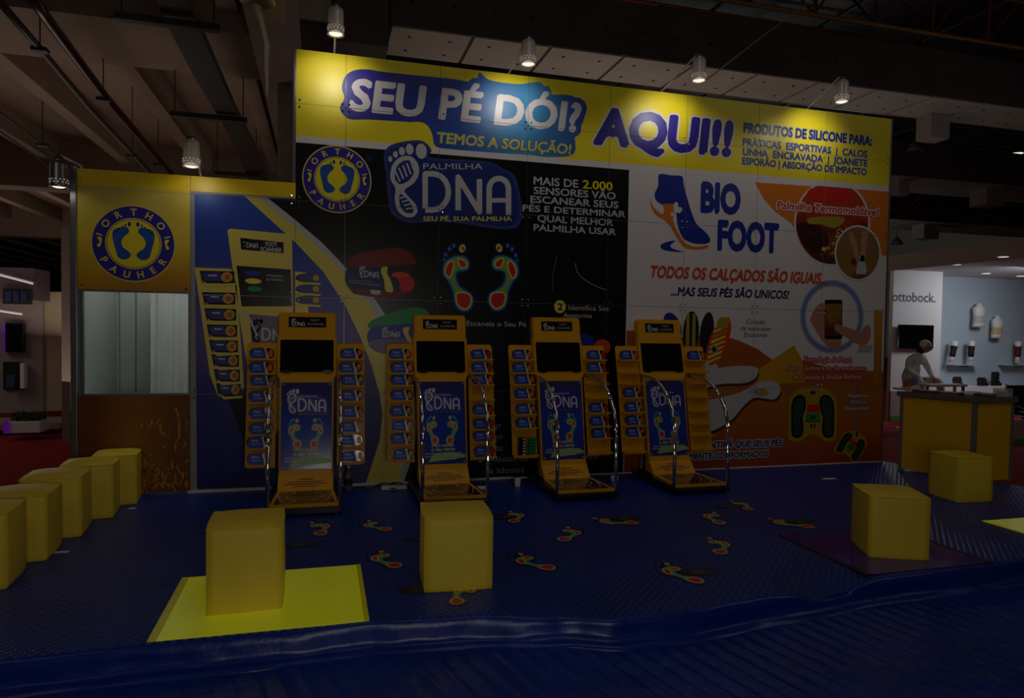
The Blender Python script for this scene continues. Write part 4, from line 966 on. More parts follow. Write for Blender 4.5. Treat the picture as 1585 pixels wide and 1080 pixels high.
# ================================================================== FLOOR STICKERS
P_OUT = mat('sticker_black', (9, 9, 14), .3)
ST = [((505, 824), (494, 813), 1, None), ((590, 820), (573, 811), 0, None), ((601, 876), (588, 861), 0, None), ((803, 806), (798, 796), 1, (781, 800)), ((839, 880), (807, 863), 0, None), ((699, 929), (722, 913), 0, None),
      ((882, 835), (885, 821), 1, None), ((976, 811), (933, 806), 0, (968, 802.5)), ((1105, 808), (1101, 797.5), 0, None), ((1163, 787), (1144, 779), 1, (1128, 783.5)), ((1124, 854), (1107, 835), 1, None), ((1246, 816), (1198, 806), 0, (1238, 807)), ((1067, 899), (1029, 876), 0, (1082, 884.5)),
      (None, None, 0, (463, 843)), (None, None, 0, (652, 833)), (None, None, 0, (651, 912))]
SLB = ['heat map footprint sticker in front of the leftmost kiosk', 'heat map footprint sticker between the leftmost kiosk and the middle stool, far one', 'heat map footprint sticker at the corner of the backlit yellow panel', 'heat map footprint sticker behind the middle stool on its right', 'heat map footprint sticker just right of the middle stool', 'heat map footprint sticker peeking out under the middle stool',
       'heat map footprint sticker in front of the third kiosk', 'footprint sticker with black oval between the third and rightmost kiosks', 'small heat map footprint sticker in front of the rightmost kiosk', 'footprint sticker with black oval right of the rightmost kiosk base', 'heat map footprint sticker in the open floor, heel toward the violet panel', 'footprint sticker with black oval behind the violet panel corner', 'nearest large footprint sticker with lettered black oval',
       'black oval sticker behind the left front stool', 'black oval sticker behind the middle stool on its left', 'black oval sticker at the front left foot of the middle stool']
for (he, ba, mir, ov), lb in zip(ST, SLB):
    A = Art()
    if he:
        a, b = AZ(*he), AZ(*ba); d = (b-a); Ln = max(.30, min(.42, d.length/.56)); d.normalize(); c = a+d*Ln*.36; rr = Vector((d.y, -d.x, 0))*(-1 if mir else 1)
        H = heat_foot(P_HB, blk=P_OUT); c0 = c
        A.add(H, lambda x, y: (rr.x*x*Ln+d.x*y*Ln, rr.y*x*Ln+d.y*y*Ln), 0)
    else: c0 = AZ(*ov)
    if ov:
        e = AZ(*ov)-c0; A.poly(P_OUT, ell(e.x, e.y, .15, .075, 0, 24), -.5)
        for k, tx in enumerate(('Chegou', 'a Alguns', 'Passos')): A.text(P_GRY, tx, e.x-.07+.012*k, e.y+.022-.03*k, e.x+.05+.012*k, .016, .5)
    o = A.build('floor_sticker', lambda x, y, L: Vector((x, y, .0016+.00035*L)), None); o.location = (c0.x, c0.y, 0); tag(o, lb, 'floor sticker', 'footprint stickers on the blue floor')
# ================================================================== COUNTER
ct = thing('reception_counter', 'yellow panelled reception counter with grey frame right of the display wall', 'counter', (7.04, -1.34, 0))
a = Vector((6.78, -.55, 0))-Vector((7.04, -1.34, 0)); b = Vector((7.56, -1.38, 0))-Vector((7.04, -1.34, 0)); al, bl_ = a.length, b.length; a.normalize(); b.normalize()
def cq(p, q, z): return a*p+b*q+Vector((0, 0, z))
def cbox(p0, p1, q0, q1, z0, z1):
    bm = bmesh.new(); vs = [bm.verts.new(cq(p, q, z)) for z in (z0, z1) for p, q in ((p0, q0), (p1, q0), (p1, q1), (p0, q1))]
    for f in ((3, 2, 1, 0), (4, 5, 6, 7), (0, 1, 5, 4), (1, 2, 6, 5), (2, 3, 7, 6), (3, 0, 4, 7)): bm.faces.new([vs[i] for i in f])
    return bm
CG = mat('grey_counter_frame', (120, 112, 108), .5); CY = mat('yellow_counter_panel', (235, 178, 12), .45)
CH = 1.0
obj('side_panel', cbox(.03, al-.03, .0, .02, .03, CH-.07), CY, ct); obj('front_panel', cbox(0, .02, .03, bl_-.03, .03, CH-.07), CY, ct)
obj('rear_panel', cbox(al-.02, al, .03, bl_-.03, .03, CH-.07), CY, ct); obj('inner_panel', cbox(.03, al-.03, bl_-.02, bl_, .03, CH-.07), CY, ct)
for p, q in ((-.008, -.008), (al-.03, -.008), (-.008, bl_-.03), (al-.03, bl_-.03)): obj('corner_post', cbox(p, p+.038, q, q+.038, 0, CH-.03), CG, ct)
obj('countertop', cbox(-.03, al+.03, -.03, bl_+.03, CH-.06, CH), mat('countertop_grey', (108, 98, 90), .4), ct)
o = Vector((7.04, -1.34, 0))
def cpos(p, q, z=CH): return o+cq(p, q, z)
random.seed(3)
for k, (p, q, l, s, c, nm, lb) in enumerate(((.62, .10, .26, .16, (70, 52, 40), 'brochure_stack', 'low stack of brown brochures at the left of the counter'), (.35, .12, .22, .18, (112, 82, 52), 'brochure_stack', 'low stack of tan brochures at the middle of the counter'), (.12, .30, .20, .28, (64, 54, 48), 'brochure_stack', 'low stack of dark brochures near the counter corner'))):
    t = thing(nm, lb, 'brochures', cpos(p, q), math.atan2(a.y, a.x)+.1*k, 'brochures on the counter')
    for j in range(4): obj('brochure', bbox(-l/2+random.uniform(-.01, .01), l/2, -s/2+random.uniform(-.01, .01), s/2, j*.008, j*.008+.007), mat('brochure_%d%d' % (k, j % 2), tuple(min(255, x+(j % 2)*40) for x in c), .4), t)
t = thing('paper_sheet', 'white paper sheets lying on the counter', 'paper', cpos(.25, .22, CH+.034), .6)
obj('sheet', bbox(-.12, .12, -.08, .08, 0, .003), WHITE, t); obj('sheet', bbox(-.05, .17, -.12, .02, .004, .007), WHITE, t)
t = thing('display_tray', 'clear plastic tray with small items at the right corner of the counter', 'tray', cpos(.02, .40, CH))
bm = bmesh.new(); box(bm, -.09, .09, -.05, .05, 0, .005); box(bm, -.09, -.085, -.05, .05, 0, .1); box(bm, .085, .09, -.05, .05, 0, .1); box(bm, -.09, .09, .045, .05, 0, .1); box(bm, -.09, .09, -.05, -.045, 0, .06)
obj('tray_shell', bm, mat('clear_acrylic', (210, 210, 210), .1, alpha=.35), t)
for k in range(4): obj('leaflet', bbox(-.07+.035*k, -.045+.035*k, -.02, .02, .005, .07), WHITE, t)
# fan of colour swatches
t = thing('swatch_fan', 'fan of coloured sample sticks around a white half disc on the counter', 'sample fan', cpos(.78, .12, CH+.0), math.atan2(b.y, b.x))
bm = bmesh.new(); prism(bm, [(0.10*cos(pi*k/16), .10*sin(pi*k/16)) for k in range(17)], lambda x, z: Vector((x, -.01, z)), lambda x, z: Vector((x, .01, z))); obj('half_disc', bm, WHITE, t)
SW = [(215, 205, 60), (210, 170, 40), (215, 130, 40), (205, 80, 40), (190, 40, 40), (150, 30, 60), (110, 40, 110), (60, 50, 140), (40, 70, 160), (60, 100, 170), (110, 130, 150)]
for k, c in enumerate(SW):
    an = pi-.15-k*.17; bm = bmesh.new(); d = Vector((cos(an), 0, sin(an))); tube(bm, [d*.085+Vector((0, -.012, 0)), d*.2+Vector((0, -.012, 0))], .0055, 6); obj('sample_stick', bm, mat('swatch_%d' % k, c, .4), t)
# ================================================================== NEIGHBOUR STAND (right)
SWALL = mat('stand_white', (238, 238, 240), .5); SBLUE = mat('stand_blue', (186, 202, 216), .55); SGREEN = mat('green_strip', (60, 150, 30), .5); SBEI = mat('stand_fascia', (150, 128, 118), .6)
OY = 4.6
Ax = AY(1378, 600, OY).x; Bx = AY(1457, 500, OY).x
ztop = AY(1378, 417, OY).z
nb = struct('wall_neighbour_stand')
obj('white_partition', bbox(Ax, Bx, OY, OY+.1, FZ, ztop+.1), SWALL, nb)
OY2 = OY+.9; Bx2 = AY(1457, 500, OY2).x
obj('return_partition', bbox(Bx-.04, Bx, OY+.1, OY2, FZ, ztop+.1), SWALL, nb)
obj('blue_partition', bbox(Bx-.04, Bx+7, OY2, OY2+.1, FZ, ztop+.3), SBLUE, nb)
obj('stand_ceiling', bbox(Ax+.02, Ax+8, -1.5, OY2, ztop, ztop+.06), mat('stand_ceiling_white', (200, 200, 204), .6), nb)
fz1 = AY(1380, 397, OY).z
obj('stand_fascia', bbox(Ax-.06, Ax, -1.5, OY+.1, ztop-.02, fz1+.03), SBEI, nb)
zl = AY(1385, 605, OY).z
obj('low_partition', bbox(Ax-.04, Ax+.4, OY-.06, OY-.002, FZ, zl), mat('low_partition_grey', (170, 150, 150), .6), nb)
bx = AZ(1575, 687, FZ)
obj('green_strip', bbox(Ax-.05, Ax+.42, OY-.075, OY-.061, FZ, FZ+.10), SGREEN, nb)
obj('low_partition', bbox(bx.x-.6, bx.x+3, bx.y, bx.y+.05, FZ, FZ+.42), MC['low_partition_grey'], nb)
obj('green_strip', bbox(bx.x-.6, bx.x+3, bx.y-.015, bx.y-.001, FZ, FZ+.09), SGREEN, nb)
# stand name on partition
A = Art(); PX = lambda u, v: AY(u, v, OY-.003)
p0, p1, p2 = PX(1381, 466), PX(1448, 467), PX(1381, 455); A.text(mat('print_plum', (70, 40, 100), .5), 'ottobock.', p0.x, p0.z, p1.x, (p2.z-p0.z)*1.35, 0, .01)
A.build('stand_lettering', lambda x, z, L: Vector((x, OY-.004, z)), nb)
light('stand_lamp', 'AREA', ((Ax+Bx)/2+1.6, OY-1.4, ztop-.05), 330, (.95, .97, 1), ((Ax+Bx)/2+1.2, OY+.3, .8), 1.6)
DL = mat('lit_downlight', (255, 245, 225), .4, emit=5.)
for k, (u, v, lb) in enumerate(((1480, 409, 'left'), (1553, 397, 'right front'), (1526, 423, 'middle'), (1580, 427, 'right back'))):
    p = AZ(u, v, ztop-.004)
    t = thing('ceiling_downlight', 'round downlight in the neighbouring stand ceiling, the %s one' % lb, 'downlight', p, 0, 'downlights of the neighbouring stand')
    bm = bmesh.new(); lathe(bm, [(.09, -.006), (.1, .002), (.1, .006)], 20); obj('rim', bm, SWALL, t); bm = bmesh.new(); lathe(bm, [(.08, -.009), (.08, -.006)], 20); obj('lens', bm, DL, t)
p0, p1 = AY(1392, 502, OY-.12), AY(1444, 540, OY-.12)
t = thing('wall_television', 'black television on the white partition of the neighbouring stand', 'television', ((p0.x+p1.x)/2, OY-.1, (p0.z+p1.z)/2))
hw, hh = (p1.x-p0.x)/2, (p0.z-p1.z)/2
obj('television_bezel', bbox(-hw, hw, -.03, .02, -hh, hh, .006), BLACKP, t); obj('television_screen', bbox(-hw+.015, hw-.015, -.032, -.0301, -hh+.015, hh-.015), SCR, t); obj('wall_bracket', bbox(-.1, .1, .02, .1, -.1, .1), STEEL, t)
# items on the blue wall
PLA = mat('mannequin_white', (232, 230, 225), .45); DARK = mat('dark_brace', (20, 18, 22), .6); MAROON = mat('maroon_brace', (90, 18, 30), .6)
def torso(u, v, sc, lb, belt):
    p = AY(u, v, OY2-.14); t = thing('torso_mannequin', lb, 'mannequin', (p.x, p.y, p.z-.25*sc), .15, 'torso mannequins on the blue wall')
    bm = bmesh.new(); n = 18; rows = []
    for z, rx, ry in ((0, .17, .10), (.08, .165, .105), (.2, .14, .09), (.3, .155, .10), (.4, .175, .11), (.47, .16, .09), (.50, .09, .06), (.54, .055, .05), (.57, .05, .045)):
        rows.append([bm.verts.new((rx*cos(2*pi*k/n)*sc, ry*sin(2*pi*k/n)*sc, z*sc)) for k in range(n)])
    for A_, B in zip(rows, rows[1:]):
        for k in range(n): bm.faces.new((A_[k], A_[(k+1) % n], B[(k+1) % n], B[k]))
    bm.faces.new(rows[0][::-1]); bm.faces.new(rows[-1]); obj('body', bm, PLA, t, True)
    bm = bmesh.new(); R = []
    for z, rx, ry in ((.10, .17, .11), (.18, .152, .1), (.27, .156, .105)): R.append([bm.verts.new((rx*1.03*cos(2*pi*k/n)*sc, ry*1.03*sin(2*pi*k/n)*sc, z*sc)) for k in range(n)])
    for A_, B in zip(R, R[1:]):
        for k in range(n): bm.faces.new((A_[k], A_[(k+1) % n], B[(k+1) % n], B[k]))
    obj('belt', bm, belt, t, True)
torso(1515, 490, 1.0, 'white torso mannequin with a pale grey belt, the left one', mat('grey_belt', (190, 190, 190), .7))
torso(1543, 508, .95, 'white torso mannequin with a beige belt, the right one', mat('beige_belt', (205, 175, 130), .7))
def leg(u, v, lean, lb, br, ht=.5):
    p = AY(u, v, OY2-.2); t = thing('leg_mannequin', lb, 'mannequin', p, 0, 'leg mannequins on the shelf')
    M = Matrix.Rotation(lean, 4, 'Y')
    bm = bmesh.new(); lathe(bm, [(.055, 0), (.05, .1), (.06, .22), (.062, .3), (.075, ht-.02), (.06, ht)], 14, M); obj('leg_form', bm, PLA, t, True)
    bm = bmesh.new(); lathe(bm, [(.056, .12), (.068, .2), (.062, .25), (.072, .33), (.075, .38)], 14, M); obj('brace', bm, br, t, True)
    bm = bmesh.new(); lathe(bm, [(.07, -.02), (.07, 0)], 14); obj('stand_foot', bm, WHITE, t)
sh = AY(1485, 562, OY2-.12)
leg(1472, 560, .2, 'leaning leg mannequin with dark brace beside the seated person', DARK); leg(1502, 560, .04, 'upright leg mannequin with black brace on the shelf', DARK); leg(1575, 560, 0., 'leg mannequin with red patterned brace at the right photo edge', MAROON)
for (u0, u1, lb) in ((1470, 1512, 'glass wall shelf under the two dark braces'), (1550, 1600, 'glass wall shelf under the red brace')):
    p0, p1 = AY(u0, 562, OY2-.1), AY(u1, 562, OY2-.1)
    t = thing('wall_shelf', lb, 'shelf', ((p0.x+p1.x)/2, OY2-.13, p0.z-.045), 0); hw = (p1.x-p0.x)/2
    obj('shelf_board', bbox(-hw, hw, -.13, .13, 0, .015), mat('glass_shelf', (190, 210, 215), .1), t); obj('bracket', bbox(-.015, .015, -.08, .13, -.05, 0), ALU, t)
zb = AY(1520, 597, OY2-.3).z
t = thing('low_display_ledge', 'white display ledge along the foot of the blue wall', 'ledge', (AY(1520, 597, OY2-.3).x, OY2-.25, FZ)); obj('ledge_body', bbox(-1.3, 2.5, -.2, .24, 0, zb-FZ), SWALL, t)
def boot(u, lb, ht, m):
    p = AY(u, 597, OY2-.3); t = thing('orthopaedic_boot', lb, 'boot', (p.x, OY2-.3, zb+.001), 0, 'boots on the ledge'); s = ht
    bm = bmesh.new(); prism(bm, [(-.09, 0), (.16, 0), (.17, .05), (.08, .10), (.06, .15), (.07, s), (-.07, s), (-.08, .1)], lambda x, z: Vector((x, -.05, z)), lambda x, z: Vector((x, .05, z))); bmesh.ops.bevel(bm, geom=bm.edges[:], offset=.01, segments=1, affect='EDGES'); obj('boot_shell', bm, m, t)
    for k in range(3): obj('strap', bbox(-.08, .085, -.056, .056, .09+k*(s-.14)/2.4, .12+k*(s-.14)/2.4), STEEL, t)
boot(1519, 'short black walking boot on the white ledge', .2, DARK); boot(1540, 'tall black walking boot on the white ledge', .33, DARK); boot(1481, 'red topped dark boot beside the seated person', .22, MAROON)
# right photo edge: mannequins standing low behind the counter
t = thing('wheelchair', 'dark wheelchair with white frame at the right photo edge behind the counter', 'wheelchair', (AY(1590, 640, 1.8).x, 1.8, FZ))
for s in (-.28, .28):
    bm = bmesh.new(); tube(bm, [(s, .3*cos(2*pi*k/24), .31+.3*sin(2*pi*k/24)) for k in range(25)], .018, 6, False); obj('wheel', bm, DARK, t)
obj('seat', bbox(-.22, .22, -.2, .2, .46, .52, .02), DARK, t); obj('backrest', bbox(-.22, .22, .18, .24, .5, .98, .02), DARK, t)
bm = bmesh.new()
for s in (-.24, .24): tube(bm, [(s, .22, 1.0), (s, .22, .45), (s, -.22, .45), (s, -.38, .12), (s, -.5, .1)], .014, 6)
obj('frame', bm, WHITE, t)
# ---- seated person
pp = AY(1413, 600, 3.4)
person = thing('person', 'seated person in white clothes and white cap leaning over the work behind the counter', 'person', (pp.x, 3.4, FZ), 0)
def skin_body(name, verts, edges, rad, m, parent, sub=2):
    me = bpy.data.meshes.new(name); me.from_pydata(verts, edges, []); o_ = link(name, me, m, parent)
    me.skin_vertices or o_.modifiers.new('skin', 'SKIN')
    if not me.skin_vertices: 
        with_ = None
    for i, r in enumerate(rad): me.skin_vertices[0].data[i].radius = (r, r)
    me.skin_vertices[0].data[0].use_root = True
    s_ = o_.modifiers.new('sub', 'SUBSURF'); s_.levels = sub; s_.render_levels = sub
    dg = bpy.context.evaluated_depsgraph_get(); m2 = bpy.data.meshes.new_from_object(o_.evaluated_get(dg)); o_.modifiers.clear(); o_.data = m2
    for p in m2.polygons: p.use_smooth = True
    if not m2.materials: m2.materials.append(m)
    return o_
SK = mat('skin', (180, 125, 100), .5); CLO = mat('white_clothes', (228, 228, 222), .7)
V = [(0, .1, .95), (0, .05, 1.12), (.02, -.02, 1.30), (.04, -.08, 1.42), (.07, -.14, 1.50),
     (-.13, -.02, 1.38), (-.22, -.08, 1.16), (-.12, -.30, 1.02), (.17, -.06, 1.38), (.26, -.12, 1.16), (.14, -.33, 1.02),
     (-.12, .02, .92), (-.22, -.38, .98), (-.24, -.45, .55), (.12, .02, .92), (.24, -.38, .98), (.26, -.45, .55)]
Ed = [(0, 1), (1, 2), (2, 3), (3, 4), (3, 5), (5, 6), (6, 7), (3, 8), (8, 9), (9, 10), (0, 11), (11, 12), (12, 13), (0, 14), (14, 15), (15, 16)]
skin_body('body', V, Ed, [.15, .14, .14, .09, .06, .075, .055, .04, .075, .055, .04, .11, .085, .06, .11, .085, .06], CLO, person)
bm = bmesh.new(); bmesh.ops.create_uvsphere(bm, u_segments=18, v_segments=12, radius=.1, matrix=Matrix.Translation((.09, -.20, 1.62)) @ Matrix.Rotation(.5, 4, 'X') @ Matrix.Diagonal((.8, .95, 1.15, 1)))
hd = obj('head', bm, SK, person, True)
bm = bmesh.new(); lathe(bm, [(.012, 0), (.018, -.01), (.010, -.035)], 8, Matrix.Translation((.09, -.305, 1.59))); obj('nose', bm, SK, hd, True)
bm = bmesh.new()
for s in (-.03, .03): bmesh.ops.create_uvsphere(bm, u_segments=8, v_segments=6, radius=.011, matrix=Matrix.Translation((.09+s, -.288, 1.625)))
obj('eyes', bm, DARK, hd, True)
bm = bmesh.new(); bmesh.ops.create_uvsphere(bm, u_segments=18, v_segments=12, radius=.112, matrix=Matrix.Translation((.09, -.175, 1.665)) @ Matrix.Rotation(.6, 4, 'X') @ Matrix.Diagonal((.88, 1.0, .85, 1))); obj('cap', bm, CLO, person, True)
bm = bmesh.new(); bmesh.ops.create_uvsphere(bm, u_segments=14, v_segments=10, radius=.1, matrix=Matrix.Translation((.06, -.12, 1.57)) @ Matrix.Diagonal((.9, .8, .75, 1))); obj('hair', bm, mat('dark_hair', (26, 18, 18), .6), person, True)
for s, x in ((-1, -.12), (1, .14)):
    V = [(x, -.33, 1.02), (x-s*.02, -.39, 1.01)]; Ed = [(0, 1)]; rad = [.028, .03]
    for k in range(4):
        bx_ = x-s*.02+(k-1.5)*.018; V += [(bx_, -.425, 1.01), (bx_, -.455-.004*(k % 2), .995), (bx_, -.468, .975)]; i0 = len(V)-3; Ed += [(1, i0), (i0, i0+1), (i0+1, i0+2)]; rad += [.0095, .009, .008]
    V += [(x-s*.05, -.40, 1.0), (x-s*.062, -.43, .985)]; i0 = len(V)-2; Ed += [(1, i0), (i0, i0+1)]; rad += [.011, .009]
    skin_body('hand', V, Ed, rad, SK, person, 1)
t = thing('work_table', 'low table under the hands of the seated person', 'table', (pp.x, 3.4-.55, FZ)); obj('table_top', bbox(-.45, .45, -.25, .03, .9, .94), WHITE, t)
for x in (-.42, .42): obj('leg', bbox(x-.02, x+.02, -.2, -.16, 0, .9), ALU, t); obj('leg', bbox(x-.02, x+.02, -.02, .02, 0, .9), ALU, t)
t = thing('stool_seat', 'plain seat under the seated person', 'stool', (pp.x, 3.5, FZ)); obj('seat', bbox(-.2, .2, -.18, .2, .76, .8, .01), WHITE, t); bm = bmesh.new(); lathe(bm, [(.2, 0), (.03, .03), (.03, .76)], 14); obj('pedestal', bm, ALU, t)
# ================================================================== NEIGHBOUR STAND (left)
nl = struct('wall_left_neighbour')
GW = mat('left_stand_white', (150, 138, 138), .6); GW2 = mat('left_stand_cream', (178, 160, 135), .6)
def lp(u, v, d): # point at distance plane Y=d
    return AY(u, v, d)
LY = 6.2
def lbox(name, u0, u1, v0, v1, y, th, m, parent, bev=0):
    p, q = lp(u0, v1, y), lp(u1, v0, y); return obj(name, bbox(p.x, q.x, y, y+th, p.z, q.z, bev), m, parent)
lbox('partition', -60, 66, 350+75, 640, LY, .3, GW, nl); lbox('partition', 66, 104, 452, 636, LY+.05, .3, GW2, nl)
lbox('step', -60, 92, 655, 667, LY-.9, .9, mat('step_pale', (150, 130, 122), .6), nl)
lbox('fascia', -60, 52, 415, 462, LY-.8, .7, mat('left_fascia', (96, 78, 88), .5), nl)
LT = mat('lit_strip', (255, 235, 245), .4, emit=1.3); LTP = mat('lit_violet_strip', (150, 40, 230), .4, emit=.5)
t = thing('light_strip', 'white light strip along the top of the left stand fascia', 'light strip', (0, 0, 0)); p, q = lp(-20, 424, LY-.85), lp(52, 441, LY-.85)
bm = bmesh.new(); tube(bm, [lp(-20, 420, LY-.85), lp(53, 439, LY-.85)], .022, 6); obj('tube', bm, LT, t); obj('end_cap', bbox(q.x, q.x+.06, q.y-.02, q.y+.02, q.z, q.z+.05), ALU, t)
t = thing('light_strip', 'shorter light strip under the left stand fascia', 'light strip', (0, 0, 0)); bm = bmesh.new(); tube(bm, [lp(-20, 478, LY-.3), lp(34, 486, LY-.3)], .02, 6); obj('tube', bm, LT, t)
t = thing('light_strip', 'yellowish light strip above the left stand fascia', 'light strip', (0, 0, 0)); bm = bmesh.new(); tube(bm, [lp(-20, 412, LY-.6), lp(32, 426, LY-.6)], .014, 6); obj('tube', bm, mat('lit_warm_strip', (255, 225, 150), .4, emit=.8), t)
t = thing('display_sign', 'dark sign with blue shapes on the left stand fascia', 'sign', (0, 0, 0)); lbox('sign_board', 4, 48, 447, 470, LY-.88, .05, DARK, t)
for u in (12, 24, 36): lbox('sign_shape', u-4, u+5, 451, 467, LY-.9, .02, mat('sign_blue', (40, 50, 90), .4), t)
t = thing('display_monitor', 'dark screen with violet edge on the left stand', 'monitor', (0, 0, 0)); lbox('monitor_body', 8, 36, 500, 545, LY-.12, .1, BLACKP, t, .01); lbox('violet_edge', 5, 8, 500, 545, LY-.12, .1, LTP, t)
t = thing('display_niche', 'framed niche with blue machine on the left stand', 'showcase', (0, 0, 0)); lbox('niche_back', 5, 36, 560, 603, LY-.05, .04, DARK, t); lbox('niche_edge', 31, 37, 562, 601, LY-.2, .15, SWALL, t); lbox('niche_machine', 9, 22, 580, 600, LY-.2, .12, mat('machine_blue', (60, 80, 120), .3), t)
t = thing('planter', 'white planter box with clipped green hedge on the left', 'planter', (0, 0, 0)); lbox('planter_box', 6, 62, 652, 671, LY-1.5, .4, WHITE, t, .01)
lbox('violet_glow_strip', 5, 14, 652, 671, LY-1.52, .015, LTP, t)
p, q = lp(12, 655, LY-1.5), lp(60, 640, LY-1.5); bm = bmesh.new()
for k in range(420):
    c = Vector((random.uniform(p.x, q.x), LY-1.5+random.uniform(.02, .36), random.uniform(p.z, q.z))); n1 = Vector((random.gauss(0, 1), random.gauss(0, 1), random.gauss(0, 1))).normalized()*.03; n2 = n1.cross(Vector((random.gauss(0, 1), random.gauss(0, 1), .3))).normalized()*.016
    vs = [bm.verts.new(c+x_) for x_ in (n1, n2, -n1, -n2)]; bm.faces.new(vs)
me = bpy.data.meshes.new('hedge'); bm.to_mesh(me); bm.free(); tag(link('hedge_leaves', me, mat('hedge_green', (44, 62, 22), .7), t), kind='stuff')
t = thing('orange_box', 'orange box on a white base beside the white post', 'box', (0, 0, 0)); lbox('box_body', 97, 116, 601, 630, LY+.3, .4, mat('orange_box_paint', (190, 95, 20), .5), t, .01); lbox('box_base', 103, 118, 632, 640, LY+.3, .3, WHITE, t)
pb = AZ(119, 686, FZ); post = tag(empty('white_post', (0, 0, 0)), kind='structure'); 
zt_ = AY(112, 352, pb.y).z; obj('post_shaft', bbox(pb.x-.20, pb.x-.03, pb.y, pb.y+.16, FZ, zt_), mat('post_paint', (140, 124, 116), .6), post)
# far hall back wall keeps depth dark
tag(obj('wall_far', bbox(-30, 45, 45, 45.2, FZ, 12), mat('far_wall', (40, 34, 32), .9)), kind='structure'); tag(obj('wall_left', bbox(-22, -21.8, -14, 45, FZ, 12), MC['far_wall']), kind='structure')
# ================================================================== CEILINGS
ce = struct('ceiling')
MZ = 5.6      # mezzanine slab underside; joists at 5.1; cross beams at 4.9
mezR = AY(452, 60, .2).x
mz = empty('mezzanine_slab', (0, 0, 0), 0, ce)
obj('slab', bbox(-22, -.62, -4, 44, MZ, MZ+.2), CONC, mz)
for x in (-5.9, -4.35, -2.8, -1.25): 
    bm = bmesh.new(); prism(bm, [(x-.11, 5.15), (x+.11, 5.15), (x+.17, MZ), (x-.17, MZ)], lambda a_, b_: Vector((a_, -4, b_)), lambda a_, b_: Vector((a_, 44, b_))); obj('joist', bm, CONC, mz)
for x in (-18, -16.5, -15, -13.5, -12, -10.5, -9, -7.45): obj('joist', bbox(x-.12, x+.12, -4, 44, 5.15, MZ), CONC, mz)
y0_ = AZ(250, 38, 4.95).y; y1_ = AZ(250, 108, 4.95).y
obj('cross_beam', bbox(-14, -.62, y0_, y1_, 4.95, MZ), CONC, mz)
obj('cross_beam', bbox(-20, -1.0, 9.6, 10.2, 4.6, MZ), CONC, mz); obj('cross_beam', bbox(-20, -1.0, 19.6, 20.2, 4.6, MZ), CONC, mz)
obj('edge_beam', bbox(-.98, -.60, -4, 18, 4.75, MZ+.9), mat('edge_beam_concrete', (128, 108, 98), .8, noise=.1, nscale=2), mz)
cx_ = AY(441, 200, 1.7).x; obj('mezzanine_column', bbox(cx_-.09, cx_+.10, 1.7, 2.0, FZ, 4.75), MC['edge_beam_concrete'], mz)
# cable tray, hangers, pipes
t = thing('cable_tray', 'wide dark cable tray hanging under the concrete ceiling at upper left', 'cable tray', (0, 0, 0))
def ctp(u, v): return AZ(u, v, 4.45)
path = [ctp(252, -30), ctp(280, 40), ctp(318, 115), ctp(350, 178), ctp(382, 232), ctp(412, 300)]
Lf = [ctp(228, -30), ctp(258, 38), ctp(300, 118), ctp(338, 180), ctp(368, 236), ctp(394, 300)]; Rf = [ctp(278, -30), ctp(306, 40), ctp(338, 112), ctp(366, 175), ctp(394, 228), ctp(424, 300)]
bm = bmesh.new(); rows = [[bm.verts.new(l), bm.verts.new(r), bm.verts.new(r+Vector((0, 0, .09))), bm.verts.new(l+Vector((0, 0, .09)))] for l, r in zip(Lf, Rf)]
for A_, B in zip(rows, rows[1:]):
    for k in range(4): bm.faces.new((A_[k], A_[(k+1) % 4], B[(k+1) % 4], B[k]))
bm.faces.new(rows[0]); bm.faces.new(rows[-1][::-1]); obj('tray', bm, STEEL, t)
for (u0, v0, u1, v1) in ((176, 16, 342, 43), (261, 168, 384, 187), (330, 262, 402, 272)):
    bm = bmesh.new(); p, q = AZ(u0, v0, 4.42), AZ(u1, v1, 4.42); q.y = p.y = (p.y+q.y)/2; box(bm, p.x, q.x, p.y-.04, p.y+.04, 4.36, 4.42); obj('cross_bar', bm, STEEL, t)
    for x in (p.x+.05, q.x-.05): bm = bmesh.new(); tube(bm, [(x, p.y, 4.36), (x, p.y, MZ)], .007, 5); obj('hanger_rod', bm, STEEL, t)
def pipe(lb, pts, r, m, hang):
    t = thing('ceiling_pipe', lb, 'pipe', (0, 0, 0), 0, 'pipes under the concrete ceiling'); bm = bmesh.new(); P = [AZ(u, v, 4.5) for u, v in pts]
    tube(bm, P, r, 8); obj('pipe_run', bm, m, t, True)
    for u, v in hang:
        p = AZ(u, v, 4.5); bm = bmesh.new(); tube(bm, [p, Vector((p.x, p.y, MZ))], .007, 5); obj('hanger_rod', bm, STEEL, t); obj('clamp', bbox(p.x-.07, p.x+.07, p.y-.05, p.y+.05, p.z-r-.02, p.z-r+.02), STEEL, t)
pipe('long brown pipe at the far left of the concrete ceiling', [(-12, -10), (62, 75), (140, 168), (232, 266)], .035, mat('pipe_grey', (66, 56, 48), .5), [(62, 72), (205, 238)])
pipe('dark red glossy pipe beside the brown pipe', [(38, -20), (70, 25), (162, 148), (265, 268)], .05, mat('pipe_red', (58, 22, 18), .3), [(160, 148), (245, 250)])
pipe('thin pipe low at the left of the concrete ceiling', [(-20, 158), (66, 224), (124, 266)], .014, STEEL, [(66, 223)])
pipe('lowest thin pipe at the left, ending at the small spotlight', [(-20, 190), (50, 238), (100, 276)], .014, STEEL, [])
